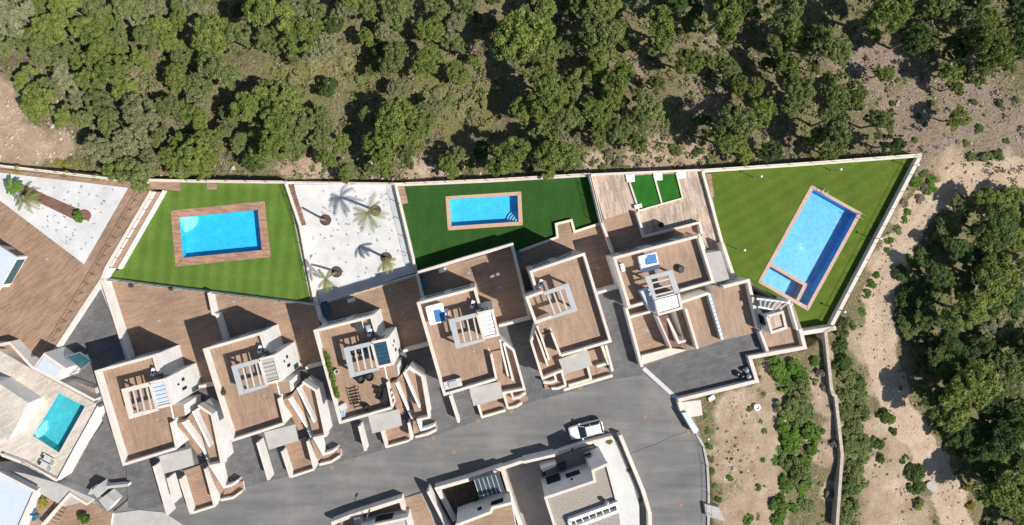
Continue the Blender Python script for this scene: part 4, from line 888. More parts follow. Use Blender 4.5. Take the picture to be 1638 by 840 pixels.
h.rib('roof_wall', [(910,834),(987,806),(990,818),(916,846),(910,834)], 6.6, 0.3, 5.8, 6.5, cop='white')
for k in range(6):
    u = (k+0.7)/7; mb = MB(); mb.ribbon(h.q([(911+77*u, 834-28*u), (917+74*u, 845-28*u)], 6.5), 0.1, 6.38, 6.46); mb.build('roof_bar', M['white'], h.t)
c = h.q([(970,804)], 6.4)[0]; ch = MB(); ch.lathe((c.x, c.y, 5.8), [(0.16, 0), (0.16, 0.7), (0.30, 0.72), (0.30, 0.80), (0.20, 0.9), (0.20, 1.05), (0.05, 1.12)], 14); ch.build('vent_pipe', M['steel'], h.t)
h.blk('pool_box', [(893,744),(905,740),(906,750),(895,753)], 0.8, 0.2, 0.8, 'dark'); h.blk('tub', [(866,756),(872,754),(874,760),(868,762)], 0.9, 0.2, 0.9, 'dark')
h.blk('chimney_box', [(865,750),(880,745),(890,742),(888,746),(868,755)], 2.4, 0.2, 2.4, 'plaster')
# ------------------------------------------------------------------ parked car
def car():
    t = thing('parked_car', 'white car parked at the kerb below the street bend', 'car', at(936.5,684.5,0), R(180+14.3))
    def lerp(a, b, u): return a+(b-a)*u
    Lh = 2.2; W = 0.9
    prof = [(-Lh, 0.42, 0.80, 0.80), (-2.1, 0.30, 0.98, 0.87), (-1.2, 0.25, 1.02, 0.9), (0, 0.25, 1.0, 0.9), (0.9, 0.25, 0.98, 0.9), (1.7, 0.27, 0.86, 0.87), (2.1, 0.33, 0.72, 0.78), (2.22, 0.42, 0.60, 0.66)]
    b = MB(); rings = []
    for x, z0, z1, w in prof:
        r = [(x, -w, z0), (x, -w*1.02, (z0+z1)/2), (x, -w*0.94, z1-0.06), (x, -w*0.8, z1), (x, w*0.8, z1), (x, w*0.94, z1-0.06), (x, w*1.02, (z0+z1)/2), (x, w, z0)]
        i0 = len(b.v); b.v += r; rings.append(i0)
    for a, c in zip(rings[:-1], rings[1:]):
        for k in range(8): b.f.append((a+k, c+k, c+(k+1) % 8, a+(k+1) % 8)); b.m.append(0)
    b.f.append(tuple(rings[0]+k for k in range(8))); b.f.append(tuple(rings[-1]+k for k in range(7, -1, -1))); b.m += [0, 0]
    body = b.build('body', M['carpaint'], t, smooth=True); sm = body.modifiers.new('round', 'SUBSURF'); sm.levels = 2; sm.render_levels = 2
    # cabin: glazed band, then roof
    c0 = [(-2.05, 0.80), (0.95, 0.80)]; zb, zt = 0.97, 1.52
    lo = [(-2.02, -0.80), (1.02, -0.80), (1.02, 0.80), (-2.02, 0.80)]; hi = [(-1.72, -0.64), (0.30, -0.66), (0.30, 0.66), (-1.72, 0.64)]
    def cab(l, h_, z0, z1, name, mat, par, inset=0):
        m_ = MB(); i0 = 0; m_.v = [(x, y, z0) for x, y in l]+[(x, y, z1) for x, y in h_]
        m_.f = [(0, 1, 5, 4), (1, 2, 6, 5), (2, 3, 7, 6), (3, 0, 4, 7), (4, 5, 6, 7)]; m_.m = [0]*5; return m_.build(name, mat, par)
    cab(lo, hi, zb-0.02, zt-0.03, 'cabin', M['windowglass'], t)
    rf = MB(); rf.v = [(-1.78, -0.66, 1.49), (0.22, -0.68, 1.49), (0.22, 0.68, 1.49), (-1.78, 0.66, 1.49), (-1.6, -0.54, 1.58), (0.05, -0.56, 1.58), (0.05, 0.56, 1.58), (-1.6, 0.54, 1.58)]
    rf.f = [(0, 1, 5, 4), (1, 2, 6, 5), (2, 3, 7, 6), (3, 0, 4, 7), (4, 5, 6, 7), (3, 2, 1, 0)]; rf.m = [0]*6; ro = rf.build('roof', M['carpaint'], t); bv = ro.modifiers.new('round', 'BEVEL'); bv.width = 0.07; bv.segments = 3
    for s_ in (-1, 1):
        for x0, x1 in ((1.02, 0.28), (-0.55, -0.5), (-2.02, -1.74)):
            p = MB(); p.tube([(x0, s_*0.80, zb-0.02), (x1, s_*0.665, 1.5)], 0.045, 5); p.build('pillar', M['carpaint'], t)
        r_ = MB(); r_.tube([(-1.6, s_*0.56, 1.6), (0.0, s_*0.58, 1.6)], 0.025, 5); r_.build('roof_rail', M['steel'], t)
        mi = MB(); mi.box((0.72, s_*0.98, 1.0), (0.16, 0.2, 0.13)); mi.build('mirror', M['carpaint'], t)
        hl = MB(); hl.box((2.06, s_*0.58, 0.66), (0.26, 0.3, 0.12), s_*-0.35); hl.build('headlight', M['steel'], t)
        tl = MB(); tl.box((-2.12, s_*0.68, 0.86), (0.1, 0.22, 0.16)); tl.build('tail_light', M['redlight'], t)
        for x in (-1.35, 1.35):
            w = MB(); w.tube([(x, s_*0.70, 0.33), (x, s_*0.92, 0.33)], 0.33, 18); wo = w.build('wheel', M['black'], t)
            ri = MB(); ri.tube([(x, s_*0.91, 0.33), (x, s_*0.935, 0.33)], 0.2, 12); ri.build('rim', M['steel'], wo)
M['carpaint'] = plain('white_car_paint', (0.80, 0.81, 0.83), 0.25, 0.02, spec=0.6); M['redlight'] = plain('red_lamp_glass', (0.4, 0.02, 0.02), 0.2, 0.05)
car()
# ------------------------------------------------------------------ lamps on the right lawn, street lamp, covers
def garden_lamp(px, py, z, label, h=2.4, rz=0):
    t = thing('garden_lamp', label, 'lamp', at(px, py, z), rz, 'lamp posts on the right lawn')
    b = MB(); b.lathe((0, 0, 0), [(0.11, 0), (0.11, 0.05), (0.05, 0.08), (0.04, h-0.1)], 10); b.build('pole', M['steel'], t)
    hd = MB(); hd.lathe((0, 0, h-0.1), [(0.04, 0), (0.14, 0.04), (0.14, 0.10), (0.06, 0.16)], 14); hd.build('lamp_head', M['white'], t)
for (x, y), lb in zip([(1206,284),(1330,273),(1180,399),(1450,266),(1392,381),(1336,495)], ['near top left corner of right lawn', 'behind the top end of right pool', 'left of right pool by grey slab', 'in sharp far corner of right lawn', 'on the wall right of pool corner', 'at bottom right of right pool']):
    garden_lamp(x, y, Z_L3, 'slim grey lamp post '+lb)
def street_lamp(px, py, label, h=4.2, rz=0):
    t = thing('street_lamp', label, 'street lamp', at(px, py, 0), rz)
    b = MB(); b.tube([(0, 0, 0), (0, 0, h-0.2), (0.25, 0, h), (0.9, 0, h+0.08)], [0.07, 0.05, 0.04, 0.035], 8); b.build('pole', M['steel'], t)
    hd = MB(); hd.box((1.1, 0, h+0.07), (0.5, 0.2, 0.09)); hd.build('lamp_head', M['dark'], t)
street_lamp(591, 816, 'street lamp on wall of lower left courtyard house', 2.6, R(70)); street_lamp(906, 722, 'street lamp behind curving wall left of the car', 2.4, R(70))
for i, (x, y, lb) in enumerate([(726,722.5,'in middle of street'),(1031,666,'near the street bend'),(1089,807,'on right street branch'),(1101,690,'by the street end kerb'),(765,673,'before the spa villa entrance'),(818,657,'before the spa villa planters'),(274,812,'on pavement before leftmost villa'),(383,771,'at steps of leftmost villa'),(530,747,'before the second villa'),(693,700,'before the furnished villa'),(928,620,'before the mirrored villa')]):
    mb = MB(); mb.lathe((0, 0, 0), [(0.30, 0), (0.30, 0.012), (0.27, 0.014), (0.27, 0.02)], 18); o = mb.build('manhole_cover', M['rust']); o.location = at(x, y, 0.012+(0.11 if i == 6 else 0)); tag(o, 'small rusty round cover '+lb, 'manhole cover', 'covers in the street')
# white container by the street end, rubbish bags
mb = MB(); mb.prism(A([(1091,661),(1100,660),(1118.5,689),(1110.5,694)], 1.4), 0, 1.35); tag(mb.build('container', M['palewhite']), 'long pale blue grey container at street end', 'container')
def bag(px, py, z, r, label, seed, mat):
    rr = random.Random(seed); mb = MB(); n = 12; P = []
    for i in range(7):
        a = math.pi*(i/6); P.append((max(0.02, math.sin(a)*r*rr.uniform(.85, 1.1)), -math.cos(a)*r*0.75+r*0.72))
    mb.lathe((0, 0, 0), P, n); mb.v = [(x*(1+rr.uniform(-.12, .12)), y*(1+rr.uniform(-.12, .12)), zz) for x, y, zz in mb.v]
    o = mb.build('rubbish_bag', mat, smooth=True); o.location = at(px, py, z); tag(o, label, 'bag', 'rubbish bags in the court corner')
M['bagdark'] = plain('dark_plastic_bag', (0.03, 0.033, 0.04), 0.25, 0.3, 3, 12, bmp=0.5, spec=0.6); M['baggrey'] = plain('grey_plastic_bag', (0.28, 0.30, 0.33), 0.3, 0.3, 3, 12, bmp=0.5, spec=0.6)
for i, (x, y, r, m_, lb) in enumerate([(1178,597,.42,'bagdark','dark rubbish bag, leftmost in court corner'),(1186,601,.36,'bagdark','dark rubbish bag second from left in court corner'),(1196,601,.45,'baggrey','grey rubbish bag in court corner, lowest right'),(1193,591,.42,'baggrey','grey rubbish bag against right court wall'),(1187,590,.34,'bagdark','dark rubbish bag behind the others in court corner')]): bag(x, y, 0.02, r, lb, i, M[m_])
# ------------------------------------------------------------------ things on roof decks and terraces
def spa(c, rz, label, z):
    t = thing('spa', label, 'spa', (c.x, c.y, z), rz); n = 2.0
    def sq(w, d, r, k=5):
        P = []
        for cx, cy, a0 in ((w-r, d-r, 0), (-w+r, d-r, 90), (-w+r, -d+r, 180), (w-r, -d+r, 270)):
            P += [(cx+r*math.cos(R(a0+90*i/k)), cy+r*math.sin(R(a0+90*i/k))) for i in range(k+1)]
        return P
    mb = MB(); mb.prism(sq(1.02, 1.12, 0.3), 0, 0.8); mb.build('tub', M['spa_white'], t)
    for s_ in (-1, 1):
        mb = MB(); mb.prism([(x*0.49+s_*0.53, y) for x, y in sq(1.05, 1.15, 0.28)], 0.82, 0.95); mb.build('cover', M['spa_white'], t)
    mb = MB(); mb.prism([(-0.25, -0.95), (0.85, -1.0), (0.95, 0.0), (0.7, 0.15), (0.6, 0.45), (-0.2, 0.5)], 0.953, 0.975); mb.build('towel', M['spa_blue'], t)
    mb = MB(); mb.box((1.25, -0.2, 0.15), (0.4, 0.8, 0.3)); mb.build('step', M['spa_white'], t)
spa(fH[4](697.5,502.5,5.9), R(14), 'white square spa with blue towel on roof of spa villa', 5.0)
spa(at(1038.5,420,3.1), R(104), 'white square spa with blue towel on rightmost villa roof', 2.2)
f3, f4 = fH[3], fH[4]
def box_thing(name, label, cat, c, d, rz, mat, z, lid=None, group=None):
    t = thing(name, label, cat, (c.x, c.y, z), rz, group); mb = MB(); mb.box((0, 0, d[2]/2), d); mb.build('body', M[mat], t)
    mb = MB(); mb.box((0, 0, d[2]+0.025), (d[0]+0.05, d[1]+0.05, 0.05)); mb.build('lid', M[lid or mat], t); return t
t = box_thing('barbecue', 'grey outdoor kitchen unit in lower corner of spa villa roof', 'barbecue', f4(724.5,614,5.8), (2.1, 0.9, 0.85), R(15), 'steel', 5.0, 'lightgrey')
for s_ in (-1, 1): mb = MB(); mb.box((s_*0.75, -0.2, 0.92), (0.35, 0.4, 0.06)); mb.build('burner', M['coping'], t)
mb = MB(); mb.box((0, 0, 0.95), (1.0, 0.7, 0.18)); mb.build('hood', M['pergola_grey'], t)
def from3(px, py): # photo position on the furnished roof
    return at(px, py, 5.3)
# hedge on roof of villa 3 is built with the plants
def table(c, rz, label, w, d, z, mat):
    t = thing('table', label, 'table', (c.x, c.y, z), rz); mb = MB(); mb.box((0, 0, 0.73), (w, d, 0.05)); mb.build('tabletop', mat, t)
    for a in (-1, 1):
        for b in (-1, 1): l = MB(); l.box((a*(w/2-0.08), b*(d/2-0.08), 0.35), (0.06, 0.06, 0.7)); l.build('leg', mat, t)
table(from3(617.5,632), R(75), 'dark dining table on furnished roof deck', 1.9, 0.8, 5.0, M['black'])
for i, (x, y, r_) in enumerate([(608,622,0),(610,630,0),(613,638,0),(623,624,180),(625,632,180),(627,640,180)]):
    chair(x, y, 5.0, R(r_-15), 'black chair, %s on the %s side of dark roof table' % (('upper', 'middle', 'lower')[i % 3], ('left', 'right')[i//3]), M['black'], 'chairs round the dark roof table')
def swing(c, rz, label):
    t = thing('lounge_frame', label, 'lounger', (c.x, c.y, 5.0), rz)
    for s_ in (-1, 1): mb = MB(); mb.tube([(-1.1, s_*0.5, 0.05), (-1.1, s_*0.5, 0.8), (1.1, s_*0.5, 0.8), (1.1, s_*0.5, 0.05)], 0.04, 6); mb.build('side_frame', M['black'], t)
    for k in range(6): mb = MB(); mb.box((-0.95+k*0.38, 0, 0.55+0.04*k), (0.16, 0.96, 0.05)); mb.build('slat', M['black'], t)
swing(from3(570.5,636), R(-75), 'black slatted lounge frame in middle of furnished roof deck')
def pod(px, py, label, r=0.55):
    c = from3(px, py); t = thing('round_chair', label, 'chair', (c.x, c.y, 5.0), R(rng.uniform(0, 360)), 'round black chairs on the furnished roof')
    mb = MB(); mb.lathe((0, 0, 0), [(r*0.5, 0), (r*0.95, 0.25), (r, 0.55), (r*0.85, 0.85), (r*0.75, 0.80), (r*0.7, 0.45)], 16); mb.build('shell', M['black'], t, smooth=True)
    mb = MB(); mb.lathe((0, 0, 0.42), [(r*0.68, 0), (r*0.66, 0.12), (r*0.4, 0.15)], 16); mb.build('cushion', M['dark'], t, smooth=True)
pod(577.5,606,'round black woven chair, left of pair below pergola'); pod(591.5,602,'round black woven chair, right of pair below pergola'); pod(587,651,'small round black stool near roof lounge frame', 0.38); pod(566.5,561,'round black chair under left part of pergola'); pod(577,559,'round black chair under right part of pergola')
M['hedge'] = foliage('hedge_leaves', [(0.10, 0.16, 0.025), (0.15, 0.23, 0.035), (0.22, 0.30, 0.05)])
box_thing('sofa', 'dark blue cushioned sofa under roof pergola', 'sofa', from3(585,556), (0.8, 1.3, 0.5), R(15), 'bluefab', 5.0)
box_thing('storage_box', 'white folded shade on lower left of furnished roof', 'box', from3(549,651), (0.8, 0.7, 0.5), R(30), 'white', 5.0, 'lightgrey')
box_thing('storage_box', 'small cooler with coloured lid in furnished roof corner', 'box', from3(548.5,662), (0.5, 0.6, 0.5), R(15), 'white', 5.0, 'bluedrain')
box_thing('cabinet', 'white cabinet by upper wall of furnished roof', 'cabinet', from3(575,520), (0.9, 0.9, 0.9), R(15), 'white', 5.0, 'dark'); box_thing('cabinet', 'white cabinet beside air conditioner on furnished roof', 'cabinet', from3(591,527), (0.5, 1.1, 0.7), R(15), 'palewhite', 5.0, 'bluedrain')
pl = thing('flower_pot', 'small white pot beside the roof hedge', 'pot', from3(539,594)); pl.location.z = 5.0; mb = MB(); mb.lathe((0, 0, 0), [(0.18, 0), (0.28, 0.5), (0.24, 0.5), (0.22, 0.42)], 14); mb.build('pot', M['white'], pl); mb = MB(); mb.lathe((0, 0, 0.40), [(0.22, 0), (0.2, 0.05)], 14); mb.build('soil', M['soil'], pl)
t = thing('planter_box', 'long brown planter box under the roof hedge', 'planter', from3(527,600)); t.location.z = 5.0; t.rotation_euler = (0, 0, R(-74.5)); mb = MB(); mb.box((0, 0, 0.3), (5.0, 0.6, 0.6)); mb.build('box', M['deck_dark'], t); mb = MB(); mb.box((0, 0, 0.61), (4.9, 0.5, 0.02)); mb.build('soil', M['soil'], t)
fb = thing('flower_pot', 'dark potted plant on second villa roof', 'pot', at(358,628,5.2)); fb.location.z = 5.0; mb = MB(); mb.lathe((0, 0, 0), [(0.2, 0), (0.32, 0.35), (0.28, 0.35)], 12); mb.build('pot', M['dark'], fb)
mb = MB(); mb.lathe((0, 0, 0), [(0.42, 0), (0.5, 0.2), (0.5, 0.45), (0.3, 0.6)], 14); o = mb.build('umbrella_base', M['dark'], smooth=False); o.location = at(1087,430,2.2); tag(o, 'round dark parasol base on rightmost villa roof', 'parasol base')
mb = MB(); mb.lathe((0, 0, 0), [(0.3, 0), (0.36, 0.3), (0.2, 0.4)], 12); o = mb.build('flower_pot', M['black']); o.location = at(1057,360,Z_T[6]); tag(o, 'black pot on shaded grey deck near twin lawns', 'pot')
for x, y, z, rz, w, lb in [(521,494,Z_T[3],75,1.9,'dark blue storage chest at corner below palm garden'),(676.5,453,Z_T[4],75,1.6,'blue glazed chest at left end of raised terrace'),(828,410,Z_T[5],75,1.5,'blue glazed chest beside raised terrace wall')]:
    t = box_thing('chest', lb, 'chest', at(x, y, z+.6), (w, 0.7, 0.6), R(-rz), 'bluefab', z, 'tealglass')
for x, y, z, lb in [(707.5,432.5,Z_T[4],'white oblong unit by raised terrace wall'),(1020.5,330,Z_T[6],'white oblong unit beside left small lawn'),(562,480,Z_T[3],'white unit by wall below palm garden')]: box_thing('pool_unit', lb, 'unit', at(x, y, z+.3), (0.9, 0.45, 0.4), R(15), 'white', z)
for k, (x, y) in enumerate([(1008,285.5),(1052.5,283),(1090,280)]):
    mb = MB(); mb.prism(A([(x-7.5,y-5.5),(x+6.5,y-6.5),(x+7.5,y+5),(x-4.5,y+6)], Z_T[6]+0.25), Z_T[6], Z_T[6]+0.25); tag(mb.build('stone_pad', M['white']), 'square white pad, %s of three along twin lawns' % ('left', 'middle', 'right')[k], 'pad', 'white pads by the twin lawns')
for pts, lb in (([(1016,281),(1044,279),(1057,325),(1024,334),(1009,294)], 'l'), ([(1060,279),(1081,278),(1092,315),(1060,324),(1051,289)], 'r')):
    slab('small_lawn', pts, Z_T[6]+0.05, M['turf4'], z0=-3)
# deck squares and benches in the gardens
def plank_set(pts, z, n, label, name='timber_step', mat='deck', h=0.12, cat='steps'):
    t = thing(name, label, cat, at(*np.mean(pts, 0), z)); o0 = t.location; P = [p-o0 for p in A(pts, z)]
    for k in range(n):
        u0, u1 = k/n+0.006, (k+1)/n-0.006; mb = MB(); mb.prism([P[0].lerp(P[3], u0), P[1].lerp(P[2], u0), P[1].lerp(P[2], u1), P[0].lerp(P[3], u1)], 0, h); mb.build('plank', M[mat], t)
plank_set([(331,293.5),(347,294),(347,303.5),(331,303)], Z_L1, 3, 'small square timber landing at top of left lawn')
plank_set([(456,295),(469,296),(490,360),(479,363)][::1], Z_PALM+0.6, 6, 'narrow brown timber ramp along left wall of palm garden', mat='deck_dark')
plank_set([(634,299),(647,298),(653,325),(640,327.5)], Z_L2+0.4, 4, 'brown timber landing at left corner of middle lawn')
plank_set([(1131,278),(1137,278),(1142,315),(1137,316)], Z_L3+0.1, 4, 'narrow timber strip at left corner of right lawn')
plank_set([(-40,258),(-40,267),(178,288.5),(181,281.5)][::-1], Z_LEFT+0.02, 2, 'long dark timber border behind white gravel plot', mat='deck_dark', cat='border', name='timber_border')
bed = []
for k in range(13): a = R(-60+k*15); bed.append((135+9.5*math.sin(a+0.4), 345-9.5*math.cos(a+0.4)))
mb = MB(); mb.prism(A([(24,289)]+[(70,311),(128,336)]+bed+[(118,351),(70,328),(30,309)], Z_LEFT+0.2), Z_LEFT, Z_LEFT+0.2); tag(mb.build('planting_bed', M['deck_dark']), 'long rounded dark brown bed in leftmost white gravel', 'planting bed')
# small drains on decks
for k, (x, y, z, lb) in enumerate([(374,483,Z_T[2],'on terrace of second villa'),(254.5,513.5,Z_T[1],'on leftmost brown terrace'),(485,528.5,Z_T[2],'right side of second terrace'),(644.5,499,Z_T[3],'on shaded terrace below palm garden'),(624,463,Z_T[3],'near wall below palm garden'),(749.5,436.5,Z_T[4],'on sunlit edge of raised terrace'),(799.5,460,Z_T[4],'on shaded side of raised terrace'),(896,396.5,Z_T[5],'on terrace below middle lawn'),(957,429.5,Z_T[5],'in shade by villa drive wall'),(1035.5,528,0.2,'in sunken brown patio'),(75,414.5,Z_LEFT,'on leftmost brown deck'),(1188.5,497,0.35,'on square brown terrace by right pool')]):
    mb = MB(); mb.box((0, 0, 0.01), (0.3, 0.3, 0.03), R(15)); o = mb.build('drain_cover', M['bluedrain']); o.location = at(x, y, z); tag(o, 'small pale blue drain cover '+lb, 'drain cover', 'drain covers on the decks')
for k, (x, y, lb) in enumerate([(209.5,457,'left'),(273.5,462,'right')]): box_thing('speaker_box', 'small dark box, %s of two along wall below left lawn' % lb, 'box', at(x, y, -0.5), (0.4, 0.4, 0.35), R(-8), 'dark', Z_T[1], group='dark boxes on the leftmost terrace')
# ------------------------------------------------------------------ vegetation
def quads_mesh(name, C, Nn, S, tint, mat, jitter=0.6, seed=0, aspect=1.0):
    """many leaf-tuft quads: centres C, normals Nn, half sizes S, tint per quad"""
    r = np.random.RandomState(seed); n = len(C)
    Nn = Nn+r.normal(0, jitter, (n, 3)); Nn /= np.linalg.norm(Nn, axis=1)[:, None]+1e-9
    h = r.normal(0, 1, (n, 3)); U = np.cross(Nn, h); U /= np.linalg.norm(U, axis=1)[:, None]+1e-9; V = np.cross(Nn, U)
    a = S[:, None]*U*aspect; b = S[:, None]*V
    bend = Nn*S[:, None]*r.uniform(-.5, .3, (n, 1))
    v = np.stack([C-a-b*.45, C+a*.2-b*.8+bend, C+a*1.1+b*.25, C-a*.3+b*.8+bend], 1).reshape(-1, 3)
    me = bpy.data.meshes.new(name); me.vertices.add(4*n); me.vertices.foreach_set('co', v.ravel())
    me.loops.add(4*n); me.loops.foreach_set('vertex_index', np.arange(4*n)); me.polygons.add(n)
    me.polygons.foreach_set('loop_start', np.arange(n)*4); me.polygons.foreach_set('loop_total', np.full(n, 4)); me.update()
    at_ = me.attributes.new('tint', 'FLOAT', 'POINT'); at_.data.foreach_set('value', np.repeat(tint, 4).astype(np.float32))
    me.materials.append(mat); return me
def crown_points(seed, ncl, per, rc=(0.17, 0.30), flat=0.62, leaf=(0.045, 0.085), sep=0.0):
    r = np.random.RandomState(seed); k1, k2 = r.randint(2, 4), r.randint(4, 7); p1, p2 = r.uniform(0, 6.28, 2)
    ecc = r.uniform(0.6, 1.0); rot = r.uniform(0, 6.28)
    cen, rad, raw = [], [], []
    holes = [(r.uniform(0.3, 0.75), r.uniform(0, 6.28), r.uniform(0.12, 0.25)) for _ in range(4)]
    tries = 0
    while len(cen) < ncl and tries < 5000:
        tries += 1
        a = r.uniform(0, 6.28); lobe = 1+0.17*math.sin(k1*a+p1)+0.12*math.sin(k2*a+p2); u = math.sqrt(r.uniform(0, 1))*0.86*lobe
        x, y = u*math.cos(a), u*math.sin(a)*ecc
        if any(math.hypot(x-hr*math.cos(ha), y-hr*math.sin(ha)) < hs for hr, ha, hs in holes): continue
        top = flat*math.sqrt(max(0.02, 1-min(0.98, (u/1.05)**2)))
        z = top*(1-0.55*r.uniform(0, 1)**1.6)-0.18+r.normal(0, 0.05)
        if sep and any((x-q[0])**2+(y-q[1])**2 < sep*sep for q in raw): continue
        raw.append((x, y)); cen.append((x*math.cos(rot)-y*math.sin(rot), x*math.sin(rot)+y*math.cos(rot), z)); rad.append(r.uniform(*rc)*(1.1-0.35*u))
    C, Nn, S, T = [], [], [], []
    for c, q in zip(cen, rad):
        d = r.normal(0, 1, (per, 3)); d[:, 2] = np.abs(d[:, 2])*0.9-0.25; d /= np.linalg.norm(d, axis=1)[:, None]
        m = r.uniform(0.25, 1.2, (per, 1))**0.75; P = np.array(c)+d*q*m*np.array([1, 1, 0.8])
        C.append(P); Nn.append(d+np.array([0, 0, 0.35])); S.append(r.uniform(*leaf, per)); T.append(np.clip(r.uniform(0.2, 0.8)+r.normal(0, 0.15, per), 0, 1))
    return np.concatenate(C), np.concatenate(Nn), np.concatenate(S), np.concatenate(T), cen
HC = 1.7   # crown centre height over base, in crown radii
PROTO = []
for s_ in range(12):
    C, Nn, S, T, cen = crown_points(100+s_, 54+6*(s_ % 4), 140, rc=(0.10, 0.20), leaf=(0.018, 0.040), sep=0.125+0.01*(s_ % 3)); C[:, 2] += HC
    crowns = {k: None for k in range(4)}
    base_me = quads_mesh('crown', C, Nn, S, T, F[0], 0.75, s_, 1.9)
    for k in range(4):
        mcopy = base_me.copy() if k else base_me; mcopy.materials[0] = F[k]; crowns[k] = mcopy
    rr = random.Random(s_); tb = MB(); lean = (rr.uniform(-.12, .12), rr.uniform(-.12, .12))
    tb.tube([(0, 0, -0.15), (lean[0]*.4, lean[1]*.4, 0.7), (lean[0], lean[1], 1.35), (lean[0]*1.2, lean[1]*1.2, HC+0.25)], [0.075, 0.062, 0.05, 0.018], 7)
    for i in range(16):
        c = cen[rr.randrange(len(cen))]; z0 = rr.uniform(0.9, 1.5); tip = Vector((c[0], c[1], c[2]+HC+0.10)); st_ = Vector((lean[0]*z0/1.35, lean[1]*z0/1.35, z0))
        mid = st_.lerp(tip, 0.55)+Vector((0, 0, -0.06)); tb.tube([st_, mid, tip], [0.028, 0.018, 0.006], 5)
    PROTO.append((crowns, tb.mesh('trunk', M['bark'])))
SPROTO = []
for s_ in range(6):
    C, Nn, S, T, cen = crown_points(300+s_, 46, 80, rc=(0.15, 0.30), flat=0.7, leaf=(0.045, 0.085)); C[:, 2] += 0.42
    b0 = quads_mesh('foliage', C, Nn, S, T, F[4], 0.7, 50+s_); d = {}
    for k in (0, 1, 2, 3, 4, 5, 6, 8):
        q = b0.copy(); q.materials[0] = F[k]; d[k] = q
    tb = MB(); rr = random.Random(s_)
    for i in range(6): a = rr.uniform(0, 6.28); tb.tube([(0, 0, -0.1), (0.25*math.cos(a), 0.25*math.sin(a), 0.25), (0.55*math.cos(a), 0.55*math.sin(a), 0.55)], [0.04, 0.03, 0.012], 5)
    SPROTO.append((d, tb.mesh('stem', M['bark'])))
